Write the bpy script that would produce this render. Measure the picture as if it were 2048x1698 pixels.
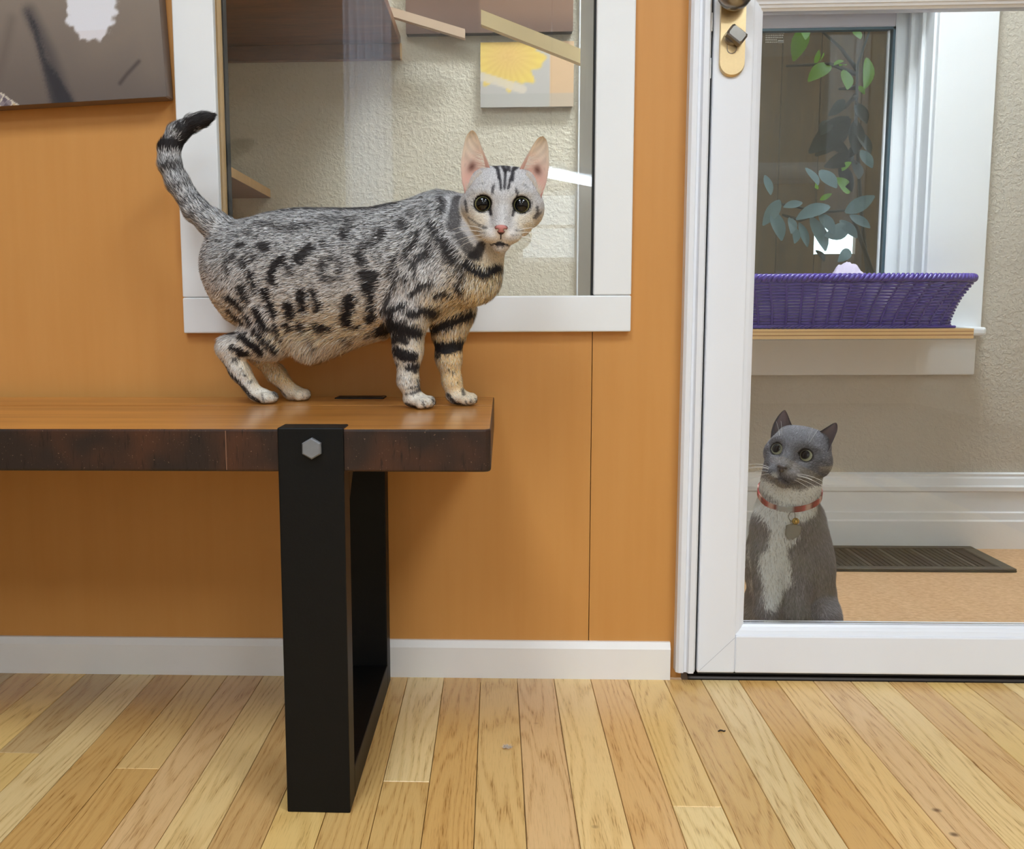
import bpy, bmesh, math, random
import numpy as np
from mathutils import Vector, Matrix

for o in list(bpy.data.objects): bpy.data.objects.remove(o)
SC = bpy.context.scene
COL = SC.collection
rng = np.random.default_rng(7)
random.seed(7)

# ---------------------------------------------------------------- camera
F_PX, CX, CY = 2029.0, 905.5, 876.9
PITCH, YAW, ROLL, CAM_H = 0.126362, -0.042509, -0.004897, 0.5724
_fw = np.array([math.sin(YAW) * math.cos(PITCH), math.cos(YAW) * math.cos(PITCH), -math.sin(PITCH)])
_r0 = np.array([math.cos(YAW), -math.sin(YAW), 0.0]); _u0 = np.cross(_r0, _fw)
_ri = _r0 * math.cos(ROLL) + _u0 * math.sin(ROLL); _up = _u0 * math.cos(ROLL) - _r0 * math.sin(ROLL)
cam = bpy.data.cameras.new('camera'); cam_o = bpy.data.objects.new('camera', cam); COL.objects.link(cam_o)
cam.sensor_fit = 'HORIZONTAL'; cam.sensor_width = 36.0
cam.lens = F_PX / 2048 * 36.0
cam.shift_x = (1024 - CX) / 2048; cam.shift_y = (CY - 849) / 2048
cam.clip_start = 0.02
M = Matrix(((_ri[0], _up[0], -_fw[0], 0), (_ri[1], _up[1], -_fw[1], 0), (_ri[2], _up[2], -_fw[2], CAM_H), (0, 0, 0, 1)))
cam_o.matrix_world = M
SC.camera = cam_o

def P(x, y, Y):
    """point of the place seen at photo pixel x,y at distance Y"""
    d = _ri * (x - CX) / F_PX - _up * (y - CY) / F_PX + _fw
    return np.array([0, 0, CAM_H]) + d * (Y / d[1])
def G(x, y, z=0.0):
    d = _ri * (x - CX) / F_PX - _up * (y - CY) / F_PX + _fw
    return np.array([0, 0, CAM_H]) + d * ((z - CAM_H) / d[2])

# ---------------------------------------------------------------- colour management, world
SC.view_settings.view_transform = 'Standard'; SC.view_settings.look = 'None'
SC.view_settings.gamma = 1.0; SC.view_settings.use_curve_mapping = False
SC.view_settings.exposure = 0.0
world = bpy.data.worlds.new('sky'); SC.world = world; world.use_nodes = True
bg = world.node_tree.nodes['Background']
bg.inputs['Color'].default_value = (0.80, 0.90, 1.0, 1); bg.inputs['Strength'].default_value = 3.8
LAMP_MAIN, LAMP_BACK = 19.5, 66.0      # radiance of the ceiling lamps' diffusers

# ---------------------------------------------------------------- helpers
def lin(c):
    return tuple(((v / 255) / 12.92 if v / 255 <= 0.04045 else ((v / 255 + 0.055) / 1.055) ** 2.4) for v in c)
def linA(a):
    a = np.asarray(a, float) / 255
    return np.where(a <= 0.04045, a / 12.92, ((a + 0.055) / 1.055) ** 2.4)

class NT:
    def __init__(self, name):
        self.m = bpy.data.materials.new(name); self.m.use_nodes = True
        self.t = self.m.node_tree; self.n = self.t.nodes
        self.b = self.n['Principled BSDF']
    def add(self, typ, **kw):
        n = self.n.new(typ)
        for k, v in kw.items():
            if k.startswith('i_'):
                n.inputs[k[2:].replace('_', ' ')].default_value = v
            else: setattr(n, k, v)
        return n
    def link(self, a, b): self.t.links.new(a, b)
    def math(self, op, a, b=None, clamp=False):
        n = self.n.new('ShaderNodeMath'); n.operation = op; n.use_clamp = clamp
        for i, v in enumerate((a, b)):
            if v is None: continue
            if isinstance(v, (int, float)): n.inputs[i].default_value = v
            else: self.link(v, n.inputs[i])
        return n.outputs[0]
    def mix(self, fac, a, b, mode='MIX'):
        n = self.n.new('ShaderNodeMix'); n.data_type = 'RGBA'; n.blend_type = mode
        for sock, v in ((n.inputs[0], fac), (n.inputs[6], a), (n.inputs[7], b)):
            if isinstance(v, (int, float)): sock.default_value = v
            elif isinstance(v, tuple): sock.default_value = (*v, 1) if len(v) == 3 else v
            else: self.link(v, sock)
        return n.outputs[2]
    def ramp(self, src, stops):
        n = self.n.new('ShaderNodeValToRGB'); e = n.color_ramp.elements
        while len(e) < len(stops): e.new(0.5)
        for q, (p, c) in zip(e, stops):
            q.position = p; q.color = (c, c, c, 1) if isinstance(c, (int, float)) else (*c, 1)
        self.link(src, n.inputs[0]); return n.outputs[0]
    def coords(self, scale=(1, 1, 1), kind='Object', offset_random=False):
        tc = self.n.new('ShaderNodeTexCoord'); mp = self.n.new('ShaderNodeMapping')
        mp.inputs['Scale'].default_value = scale
        self.link(tc.outputs[kind], mp.inputs['Vector'])
        if offset_random:
            oi = self.n.new('ShaderNodeObjectInfo')
            v = self.n.new('ShaderNodeVectorMath'); v.operation = 'SCALE'; v.inputs[0].default_value = (37, 91, 53)
            self.link(oi.outputs['Random'], v.inputs['Scale']); self.link(v.outputs[0], mp.inputs['Location'])
        return mp.outputs[0]
    def noise(self, vec, scale, detail=3, rough=0.5, dist=0.0):
        n = self.n.new('ShaderNodeTexNoise'); n.inputs['Scale'].default_value = scale
        n.inputs['Detail'].default_value = detail; n.inputs['Roughness'].default_value = rough
        n.inputs['Distortion'].default_value = dist
        if vec is not None: self.link(vec, n.inputs['Vector'])
        return n.outputs['Fac']
    def bump(self, h, strength, dist):
        n = self.n.new('ShaderNodeBump'); n.inputs['Strength'].default_value = strength; n.inputs['Distance'].default_value = dist
        self.link(h, n.inputs['Height']); self.link(n.outputs[0], self.b.inputs['Normal'])
    def base(self, v):
        if isinstance(v, tuple): self.b.inputs['Base Color'].default_value = (*v, 1)
        else: self.link(v, self.b.inputs['Base Color'])
    def set(self, **kw):
        for k, v in kw.items(): self.b.inputs[k.replace('_', ' ')].default_value = v

MATS = {}
def plain(name, rgb, rough=0.5, metal=0.0, var=0.05, vscale=30, bump=0.0, bscale=200, coat=0.0, bdist=0.002):
    if name in MATS: return MATS[name]
    t = NT(name); c = lin(rgb); v = t.coords()
    f = t.noise(v, vscale, 3)
    t.base(t.mix(f, tuple(x * (1 - var) for x in c), tuple(min(1, x * (1 + var)) for x in c)))
    t.set(Roughness=rough, Metallic=metal); t.b.inputs['Coat Weight'].default_value = coat
    if bump: t.bump(t.noise(v, bscale, 2), bump, bdist)
    MATS[name] = t.m; return t.m

def empty(name, loc, label=None, cat=None, group=None, kind=None):
    o = bpy.data.objects.new(name, None); COL.objects.link(o); o.location = loc; o.empty_display_size = 0.05
    return tag(o, label, cat, group, kind)
def tag(o, label=None, cat=None, group=None, kind=None):
    if label: o['label'] = label
    if cat: o['category'] = cat
    if group: o['group'] = group
    if kind: o['kind'] = kind
    return o
def wloc(o):
    p = Vector((0, 0, 0))
    while o: p += o.location; o = o.parent
    return np.array(p)
def link(name, me, mat, parent=None, loc=None):
    o = bpy.data.objects.new(name, me); COL.objects.link(o)
    if mat is not None and not me.materials:
        for m in (mat if isinstance(mat, (list, tuple)) else [mat]): me.materials.append(m)
    if parent is not None: o.parent = parent
    if loc is not None: o.location = Vector(loc) - Vector(wloc(parent)) if parent is not None else Vector(loc)
    return o
def mk(name, verts, faces, mat, parent=None, smooth=False, origin=None, mats=None):
    """mesh object from world coordinates; the origin sits at `origin` (or the parent's origin)"""
    V = np.asarray(verts, float)
    org = np.asarray(origin, float) if origin is not None else (wloc(parent) if parent is not None else V.mean(0))
    me = bpy.data.meshes.new(name)
    me.from_pydata((V - org).tolist(), [], [list(map(int, f)) for f in faces])
    if smooth: me.polygons.foreach_set('use_smooth', [True] * len(me.polygons))
    if mats is not None: me.polygons.foreach_set('material_index', list(map(int, mats)))
    me.update()
    return link(name, me, mat, parent, org)
def from_bm(name, bm, mat, parent=None, smooth=False, origin=None):
    V = np.array([v.co[:] for v in bm.verts])
    org = np.asarray(origin, float) if origin is not None else (V.min(0) + V.max(0)) / 2
    for v in bm.verts: v.co -= Vector(org)
    bmesh.ops.recalc_face_normals(bm, faces=bm.faces)
    me = bpy.data.meshes.new(name); bm.to_mesh(me); bm.free()
    if smooth: me.polygons.foreach_set('use_smooth', [True] * len(me.polygons))
    return link(name, me, mat, parent, org)
def bm_box(bm, x0, x1, y0, y1, z0, z1, bev=0.0, seg=1):
    r = bmesh.ops.create_cube(bm, size=1.0); vs = r['verts']
    for v in vs:
        v.co = Vector(((x0 + x1) / 2 + v.co.x * (x1 - x0), (y0 + y1) / 2 + v.co.y * (y1 - y0), (z0 + z1) / 2 + v.co.z * (z1 - z0)))
    if bev > 0:
        es = list({e for v in vs for e in v.link_edges})
        bmesh.ops.bevel(bm, geom=es, offset=bev, segments=seg, affect='EDGES', profile=0.5)
def box(name, x0, x1, y0, y1, z0, z1, mat, parent=None, bev=0.0, seg=1, origin=None):
    bm = bmesh.new(); bm_box(bm, min(x0, x1), max(x0, x1), min(y0, y1), max(y0, y1), min(z0, z1), max(z0, z1), bev, seg)
    return from_bm(name, bm, mat, parent, origin=origin)
def prism(name, prof, axis, a0, a1, mat, parent=None):
    """extrude a closed 2-D profile; axis 'x': profile is (y,z); axis 'z': profile is (x,y)"""
    n = len(prof); V = []
    for a in (a0, a1):
        for p, q in prof: V.append((a, p, q) if axis == 'x' else ((p, q, a) if axis == 'z' else (p, a, q)))
    Fs = [tuple(range(n)), tuple(range(2 * n - 1, n - 1, -1))] + [(i, (i + 1) % n, n + (i + 1) % n, n + i) for i in range(n)]
    bm = bmesh.new(); bv = [bm.verts.new(v) for v in V]
    for f in Fs: bm.faces.new([bv[i] for i in f])
    return from_bm(name, bm, mat, parent)
def tube_geo(pts, rad, sides=6, cap=True, closed=False):
    pts = np.asarray(pts, float); n = len(pts)
    rad = np.full(n, rad) if np.isscalar(rad) else np.asarray(rad, float)
    V = []; prev = None
    for i in range(n):
        if closed: t = pts[(i + 1) % n] - pts[i - 1]
        else: t = pts[min(i + 1, n - 1)] - pts[max(i - 1, 0)]
        t = t / (np.linalg.norm(t) + 1e-12)
        a = prev if prev is not None else (np.array([0, 0, 1.]) if abs(t[2]) < 0.9 else np.array([1., 0, 0]))
        a = a - t * (a @ t); a /= np.linalg.norm(a) + 1e-12; prev = a; b = np.cross(t, a)
        for k in range(sides):
            w = 2 * math.pi * k / sides; V.append(pts[i] + rad[i] * (a * math.cos(w) + b * math.sin(w)))
    Fs = []
    for i in range(n if closed else n - 1):
        j = (i + 1) % n
        for k in range(sides):
            l = (k + 1) % sides; Fs.append((i * sides + k, i * sides + l, j * sides + l, j * sides + k))
    if cap and not closed:
        Fs.append(tuple(range(sides - 1, -1, -1))); Fs.append(tuple(range((n - 1) * sides, n * sides)))
    return V, Fs
def tube(name, pts, rad, mat, parent=None, sides=6, closed=False, origin=None):
    V, Fs = tube_geo(pts, rad, sides, True, closed)
    return mk(name, V, Fs, mat, parent, True, origin=origin)
def colored(me, cols, name='Col'):
    """per-vertex colour (sRGB 0-255) -> colour attribute"""
    at = me.color_attributes.new(name, 'FLOAT_COLOR', 'POINT')
    c = np.ones((len(me.vertices), 4), np.float32); c[:, :3] = linA(cols)
    at.data.foreach_set('color', c.ravel())
def attr_mat(name, rough=0.6, spec=0.3, var=0.0, vscale=300, coat=0.0):
    if name in MATS: return MATS[name]
    t = NT(name); a = t.add('ShaderNodeAttribute', attribute_name='Col')
    if var:
        f = t.noise(t.coords(), vscale, 3)
        c = t.mix(f, (1 - var,) * 3, (1 + var,) * 3); c = t.mix(1.0, a.outputs['Color'], c, 'MULTIPLY'); t.base(c)
    else: t.base(a.outputs['Color'])
    t.set(Roughness=rough); t.b.inputs['Specular IOR Level'].default_value = spec; t.b.inputs['Coat Weight'].default_value = coat
    MATS[name] = t.m; return t.m
def glass_mat(name, tint=(1, 1, 1), ior=1.5, rough=0.0):
    t = NT(name); t.n.remove(t.b)
    out = [n for n in t.n if n.type == 'OUTPUT_MATERIAL'][0]
    tr = t.add('ShaderNodeBsdfTransparent'); tr.inputs['Color'].default_value = (*tint, 1)
    gl = t.add('ShaderNodeBsdfGlossy'); gl.inputs['Roughness'].default_value = rough
    fr = t.add('ShaderNodeFresnel'); fr.inputs['IOR'].default_value = ior
    mx = t.add('ShaderNodeMixShader')
    t.link(fr.outputs[0], mx.inputs[0]); t.link(tr.outputs[0], mx.inputs[1]); t.link(gl.outputs[0], mx.inputs[2])
    t.link(mx.outputs[0], out.inputs['Surface']); return t.m
def emit_mat(name, col, strength):
    t = NT(name); t.set(Roughness=0.6); t.base((0.8, 0.8, 0.8))
    t.b.inputs['Emission Color'].default_value = (*col, 1); t.b.inputs['Emission Strength'].default_value = strength
    return t.m

# stroke-painted 2-D patterns (coat markings, prints)
def stroke_mask(X, Y, pts, hw, soft):
    """1 inside a polyline of half width hw, falling off over soft"""
    m = np.zeros(len(X), np.float32); pts = np.asarray(pts, float)
    if len(pts) == 1: pts = np.vstack([pts, pts + 1e-6])
    lo = pts.min(0) - hw - soft; hi = pts.max(0) + hw + soft
    idx = np.nonzero((X > lo[0]) & (X < hi[0]) & (Y > lo[1]) & (Y < hi[1]))[0]
    if len(idx) == 0: return m
    x, y = X[idx], Y[idx]; d = np.full(len(idx), 1e9)
    for (ax, ay), (bx, by) in zip(pts[:-1], pts[1:]):
        ex, ey = bx - ax, by - ay; h = np.clip(((x - ax) * ex + (y - ay) * ey) / (ex * ex + ey * ey + 1e-18), 0, 1)
        d = np.minimum(d, np.hypot(x - ax - h * ex, y - ay - h * ey))
    q = np.clip((hw + soft * 0.5 - d) / soft, 0, 1); m[idx] = q * q * (3 - 2 * q)
    return m
def poly_mask(X, Y, pts):
    ins = np.zeros(len(X), bool); pts = np.asarray(pts, float); j = len(pts) - 1
    for i in range(len(pts)):
        xi, yi = pts[i]; xj, yj = pts[j]
        c = ((yi > Y) != (yj > Y)) & (X < (xj - xi) * (Y - yi) / (yj - yi + 1e-12) + xi); ins ^= c; j = i
    return ins
# ================================================================ materials of the place
M_white = plain('white_trim_paint', (240, 242, 244), 0.35, var=0.02, vscale=12)
M_whitebase = plain('white_baseboard_paint', (242, 240, 238), 0.38, var=0.03, vscale=15)
M_door = plain('white_vinyl', (236, 239, 246), 0.32, var=0.015, vscale=10)
M_black = plain('black_metal', (11, 11, 11), 0.5, var=0.25, vscale=60, bump=0.05, bscale=400)
MATS['black_metal'].node_tree.nodes['Principled BSDF'].inputs['Specular IOR Level'].default_value = 0.22
M_gasket = plain('dark_gasket', (28, 30, 34), 0.6)
M_bronze = plain('dark_bronze', (52, 44, 38), 0.45, 0.4, var=0.15)
M_steel = plain('bolt_steel', (128, 130, 134), 0.42, 0.25, var=0.1, vscale=200)
M_brass = plain('satin_nickel_brass', (222, 196, 150), 0.30, 0.9, var=0.05, vscale=300)
M_nickel = plain('satin_nickel', (150, 146, 140), 0.28, 0.95, var=0.06, vscale=200)
M_glass = glass_mat('pane_glass', (0.97, 0.985, 0.98), 1.52)
M_glass2 = glass_mat('outer_pane_glass', (0.86, 0.93, 0.91), 1.6)

def orange_mat():
    t = NT('orange_veneer'); v = t.coords((1, 1, 0.07)); n = t.noise(v, 55, 4, 0.55)
    v2 = t.coords((1, 1, 0.5)); n2 = t.noise(v2, 5, 3)
    c = t.mix(n, lin((206, 145, 76)), lin((216, 158, 90)))
    c = t.mix(t.math('MULTIPLY', n2, 0.5), c, lin((198, 136, 68)))
    t.base(c); t.set(Roughness=0.42); t.b.inputs['Specular IOR Level'].default_value = 0.35
    t.bump(n, 0.06, 0.001); return t.m
M_orange = orange_mat()

def oak_mat():
    t = NT('oak_plank'); v = t.coords((1, 1, 1), 'Object', True)
    oi = t.add('ShaderNodeObjectInfo')
    mp = t.add('ShaderNodeMapping'); mp.inputs['Scale'].default_value = (1, 0.09, 1); t.link(v, mp.inputs['Vector'])
    w = t.noise(mp.outputs[0], 17, 2, 0.4)                                # slow warp -> cathedral figure
    sep = t.add('ShaderNodeSeparateXYZ'); t.link(v, sep.inputs[0])
    ph = t.math('ADD', t.math('MULTIPLY', sep.outputs['X'], 300.0), t.math('MULTIPLY', w, 85.0))
    ring = t.math('ADD', t.math('MULTIPLY', t.math('SINE', ph), 0.5), 0.5)
    ring = t.math('POWER', ring, 3.0)
    mp2 = t.add('ShaderNodeMapping'); mp2.inputs['Scale'].default_value = (1, 0.035, 1); t.link(v, mp2.inputs['Vector'])
    pore = t.noise(mp2.outputs[0], 900, 2, 0.6)
    porem = t.ramp(pore, [(0.52, 0.0), (0.68, 1.0)])
    mot = t.noise(mp.outputs[0], 40, 3)
    base = oi.outputs['Color']
    c = t.mix(t.math('MULTIPLY', ring, 0.42), base, t.mix(1.0, base, (0.70, 0.58, 0.42), 'MULTIPLY'))
    c = t.mix(t.math('MULTIPLY', t.math('MULTIPLY', porem, t.math('ADD', ring, 0.25)), 0.75), c, t.mix(1.0, base, (0.36, 0.25, 0.14), 'MULTIPLY'))
    c = t.mix(t.math('MULTIPLY', mot, 0.35), c, t.mix(1.0, base, (1.08, 0.98, 0.84), 'MULTIPLY'))
    vk = t.add('ShaderNodeTexVoronoi'); vk.inputs['Scale'].default_value = 7.5; t.link(v, vk.inputs['Vector'])
    knot = t.ramp(vk.outputs['Distance'], [(0.018, 1.0), (0.05, 0.0)])
    c = t.mix(t.math('MULTIPLY', knot, 0.8), c, lin((88, 54, 26)))
    t.base(c); t.set(Roughness=0.27); t.b.inputs['Specular IOR Level'].default_value = 0.45
    t.bump(t.math('MULTIPLY', porem, -1.0), 0.08, 0.0006); return t.m
M_oak = oak_mat()

def stain_mat(name, dark, light, rough, coat, axis_scale):
    t = NT(name); v = t.coords(axis_scale); n = t.noise(v, 30, 5, 0.6, 0.4); n2 = t.noise(v, 160, 3, 0.6)
    f = t.math('ADD', t.math('MULTIPLY', n, 0.65), t.math('MULTIPLY', n2, 0.35))
    f = t.ramp(f, [(0.35, 0.0), (0.65, 1.0)])
    t.base(t.mix(f, lin(dark), lin(light))); t.set(Roughness=rough); t.b.inputs['Coat Weight'].default_value = coat
    t.b.inputs['Coat Roughness'].default_value = 0.12
    t.bump(n2, 0.08, 0.0008); return t.m
M_benchtop = stain_mat('bench_top_stain', (150, 92, 36), (206, 142, 66), 0.32, 0.45, (0.06, 1, 1))
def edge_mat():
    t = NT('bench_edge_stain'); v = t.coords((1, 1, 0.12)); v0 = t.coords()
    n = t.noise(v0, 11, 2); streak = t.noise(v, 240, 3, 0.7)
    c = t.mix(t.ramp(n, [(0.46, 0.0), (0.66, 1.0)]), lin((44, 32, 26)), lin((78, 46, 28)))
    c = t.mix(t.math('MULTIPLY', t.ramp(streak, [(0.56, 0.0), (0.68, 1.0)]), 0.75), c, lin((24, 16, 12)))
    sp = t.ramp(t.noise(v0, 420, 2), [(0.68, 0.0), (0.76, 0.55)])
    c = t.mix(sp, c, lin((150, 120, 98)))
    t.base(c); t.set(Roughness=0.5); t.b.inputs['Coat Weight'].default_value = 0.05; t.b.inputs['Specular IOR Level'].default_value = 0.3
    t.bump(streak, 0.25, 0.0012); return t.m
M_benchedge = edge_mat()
def peel_mat(name, rgb):
    t = NT(name); v = t.coords(); n = t.noise(v, 120, 3, 0.55); n3 = t.noise(v, 3, 2)
    c = lin(rgb); t.base(t.mix(n3, tuple(x * .96 for x in c), tuple(x * 1.04 for x in c)))
    t.set(Roughness=0.6); t.bump(t.ramp(n, [(0.42, 0.0), (0.62, 1.0)]), 0.38, 0.003); return t.m
M_cream = peel_mat('cream_textured_wall', (214, 204, 184))
M_beige = peel_mat('beige_textured_wall', (196, 188, 174))
def ply_mat():
    t = NT('plywood'); v = t.coords((0.25, 1, 1)); n = t.noise(v, 40, 4)
    t.base(t.mix(n, lin((196, 152, 96)), lin((226, 188, 132)))); t.set(Roughness=0.5); return t.m
M_ply = ply_mat()
M_plydark = stain_mat('brown_shelf_wood', (96, 56, 22), (130, 80, 36), 0.5, 0.1, (0.2, 1, 1))
def cork_mat():
    t = NT('cork_floor'); v = t.coords((0.55, 1, 1)); n = t.noise(v, 160, 3, 0.7); n2 = t.noise(v, 45, 2)
    c = t.mix(t.ramp(n, [(0.3, 0.0), (0.7, 1.0)]), lin((186, 142, 100)), lin((226, 186, 144)))
    c = t.mix(t.math('MULTIPLY', n2, 0.3), c, lin((200, 156, 116))); t.base(c); t.set(Roughness=0.5); return t.m
M_cork = cork_mat()
M_rearwall = plain('warm_room_wall', (206, 196, 182), 0.6)
M_ceil = plain('ceiling_paint', (236, 236, 234), 0.7)
M_lamp = emit_mat('lamp_diffuser', (0.82, 0.92, 1.0), LAMP_MAIN)
M_lampb = emit_mat('lamp_diffuser_back', (0.84, 0.92, 1.0), LAMP_BACK)

W = 1.54                      # front face of the orange wall
XD0, XD1 = 0.2775, 0.3105     # door casing
def stadium(x0, x1, z0, z1, n=14):
    r = (x1 - x0) / 2; c = (x0 + x1) / 2
    return [(c + r * math.cos(t), z0 + r + r * math.sin(t)) for t in np.linspace(math.pi, 2 * math.pi, n)] + [(c + r * math.cos(t), z1 - r + r * math.sin(t)) for t in np.linspace(0, math.pi, n)]
def plate(name, outline, y0, y1, mat, parent=None, bev=0.0):
    n = len(outline); c = np.mean(outline, 0); V = []
    for (y, s) in ((y1, 1.0), (y0 + bev, 1.0), (y0, 1.0 - 0)):
        for x_, z_ in outline:
            dx, dz = x_ - c[0], z_ - c[1]; L = math.hypot(dx, dz)
            k = 1.0 if y != y0 or bev == 0 else 1 - bev / L
            V.append((c[0] + dx * k, y, c[1] + dz * k))
    Fs = [tuple(range(3 * n - 1, 2 * n - 1, -1)), tuple(range(n))]
    for l in range(2):
        for i in range(n):
            j = (i + 1) % n; Fs.append((l * n + i, l * n + j, (l + 1) * n + j, (l + 1) * n + i))
    bm = bmesh.new(); bv = [bm.verts.new(v) for v in V]
    for f in Fs: bm.faces.new([bv[i] for i in f])
    return from_bm(name, bm, mat, parent)
# ================================================================ floor of oak strips
fl = box('floor', -2.6, 2.6, -4.6, 1.56, -0.06, -0.019, plain('subfloor', (90, 66, 42), 0.8), origin=(0, 0, 0)); tag(fl, kind='structure')
PW = 0.05715; X0 = -0.0233
joint = {}
for px, py in ((820, 1563), (1385, 1613), (60, 1506), (285, 1537)):
    g = G(px, py); joint[math.floor((g[0] - X0) / PW)] = g[1]
tones = [(232, 194, 130), (224, 184, 118), (238, 206, 146), (217, 173, 107), (234, 198, 128), (228, 190, 138), (240, 211, 154), (221, 180, 121)]
for k in range(-22, 24):
    xa = X0 + k * PW
    yj = joint.get(k, None)
    if yj is None: yj = 0.90 - (k * 37 % 11) * 0.08
    segs = [(yj + 0.0004, 1.531), (yj - 0.95, yj - 0.0004)]
    for q, (ya, yb) in enumerate(segs):
        bm = bmesh.new(); bm_box(bm, xa + 0.0004, xa + PW - 0.0004, ya, yb, -0.019, 0.0, 0.0)
        es = [e for e in bm.edges if all(abs(v.co.z) < 1e-6 for v in e.verts)]
        bmesh.ops.bevel(bm, geom=es, offset=0.0007, segments=1, affect='EDGES')
        o = from_bm('plank', bm, M_oak, fl)
        c = np.array(tones[(k * 5 + q * 3) % 8], float) * (0.97 + 0.06 * random.random())
        if k in (-14, -11) and q == 0: c = np.array((206, 176, 126.))
        if (k, q) == (joint and math.floor((G(1385, 1613)[0] - X0) / PW), 1): c = np.array((240, 212, 150.))
        o.color = (*lin(c), 1)

# ================================================================ orange panelled wall with an inside window
def Z(px, py, Y=W): return P(px, py, Y)[2]
def X(px, py, Y=W): return P(px, py, Y)[0]
YC = W - 0.014                                   # front of the window casing
cxl, cxr = X(355, 330, YC), X(1267, 330, YC)
cil, cir = X(436, 330, YC), X(1190, 330, YC)
czb, czi = Z(800, 665, YC), Z(800, 593, YC)
CZT = 1.95
wb = empty('wall_back', (0, W + 0.05, 0), kind='structure')
seam = X(1182, 900)
def panel(pts):
    o = plate('panel', pts, W, W + 0.02, M_orange, wb, 0.0); return o
panel([(-1.75, 0), (-1.09, 0), (-1.09, 2.55), (-1.75, 2.55)])
panel([(-1.0885, 0), (seam - 0.0006, 0), (seam - 0.0006, czi - 0.004), (cil - 0.004, czi - 0.004), (cil - 0.004, 2.55), (-1.0885, 2.55)])
panel([(seam + 0.0006, 0), (XD0 + 0.012, 0), (XD0 + 0.012, 2.55), (cir + 0.004, 2.55), (cir + 0.004, czi - 0.004), (seam + 0.0006, czi - 0.004)])
panel([(cil - 0.0035, CZT), (cir + 0.0035, CZT), (cir + 0.0035, 2.55), (cil - 0.0035, 2.55)])
panel([(XD0 + 0.0125, 2.15), (1.25, 2.15), (1.25, 2.55), (XD0 + 0.0125, 2.55)]); panel([(1.2505, 0), (2.6, 0), (2.6, 2.55), (1.2505, 2.55)])
panel([(-2.6, 0), (-1.7515, 0), (-1.7515, 2.55), (-2.6, 2.55)])
# back sheathing of the same wall, with the two openings left free
for a in ((-2.6, cil - 0.03, 0, 2.55), (cil - 0.03, cir + 0.03, 0, czi - 0.02), (cil - 0.03, cir + 0.03, CZT, 2.55), (cir + 0.004, XD0 + 0.012, 0, 2.55), (XD0 + 0.012, 1.25, 2.15, 2.55), (1.25, 2.6, 0, 2.55)):
    box('wall_core', a[0], a[1], W + 0.021, W + 0.055, a[2], a[3], M_cream, wb)

# baseboard
bbh = 0.0585; bbf = 1.5285
prof = [(W, 0.0), (bbf, 0.0), (bbf, bbh - 0.010), (bbf + 0.006, bbh), (W, bbh)]
bb = prism('baseboard_back', prof, 'x', -2.6, X(1341, 1320, bbf), M_whitebase); tag(bb, kind='structure')

# casing + pane
w1 = empty('window_1', ((cxl + cxr) / 2, YC, czb), kind='structure')
box('casing', cxl, cil, YC, W, czi + 0.0006, CZT + 0.05, M_white, w1, 0.002, 2)
box('casing', cir, cxr, YC, W, czi + 0.0006, CZT + 0.05, M_white, w1, 0.002, 2)
box('casing', cxl, cxr, YC - 0.001, W, czb, czi, M_white, w1, 0.0022, 2)
box('casing', cil, cir, YC, W, CZT, CZT + 0.05, M_white, w1, 0.002, 2)
box('jamb', cil - 0.03, cil, W, W + 0.034, czi, CZT, M_ply, w1)
box('jamb', cil - 0.002, cil + 0.002, W + 0.034, W + 0.055, czi, CZT, M_gasket, w1)
box('sill', cil, cir, W - 0.001, W + 0.02, czi - 0.02, czi - 0.0006, M_white, w1)
box('gasket', cir - 0.0022, cir + 0.004, W - 0.004, W + 0.012, czi, CZT, M_gasket, w1)
box('pane', cil - 0.006, cir + 0.002, W + 0.002, W + 0.006, czi - 0.004, CZT, M_glass, w1)

# ================================================================ storm door
d1 = empty('door_1', (0.72, W, 0.0), kind='structure')
DT = 2.10; DR = 1.20                         # door top, door right
# moulded casing on the latch side (profile in x,y)
a, b = XD0, XD1
prof = [(a, W), (a, W - 0.020), (a + 0.004, W - 0.024), (a + 0.011, W - 0.024), (a + 0.0125, W - 0.020), (a + 0.016, W - 0.020), (a + 0.0185, W - 0.026),
        (a + 0.026, W - 0.026), (a + 0.0285, W - 0.018), (b - 0.003, W - 0.016), (b - 0.003, W + 0.06), (a, W + 0.06)]
prism('casing', prof, 'z', 0.016, 2.16, M_door, d1)
box('casing', XD0, DR + 0.05, W - 0.024, W + 0.05, 2.115, 2.17, M_door, d1, 0.003)
box('casing', DR + 0.008, DR + 0.045, W - 0.024, W + 0.06, 0.016, 2.115, M_door, d1, 0.003)
box('weatherstrip', b - 0.003, b + 0.0012, W - 0.002, W + 0.045, 0.013, 2.11, M_gasket, d1)
box('strike_plate', b - 0.0032, b - 0.0006, W - 0.012, W - 0.002, Z(1420, 66), Z(1420, 30), M_white, d1)
box('strike_plate', b - 0.0032, b - 0.0012, W - 0.012, W - 0.002, Z(1420, 160), Z(1420, 120), M_white, d1)
leaf = empty('door_leaf', wloc(d1)); leaf.parent = d1; leaf.location = (0, 0, 0)
dx0, dgl = b + 0.0016, 0.3845                  # leaf edge, glass edge
dz0, dgb = 0.0115, 0.0965
dmr, dmt = 0.9985, 1.062                       # middle rail
YF, YB = W - 0.010, W + 0.028
mb = 0.058                                     # stile face width before the bead
box('stile', dx0, dx0 + mb, YF, YB, dz0, DT, M_door, leaf, 0.0025, 2)
box('stile', DR - mb, DR, YF, YB, dz0, DT, M_door, leaf, 0.0025, 2)
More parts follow.
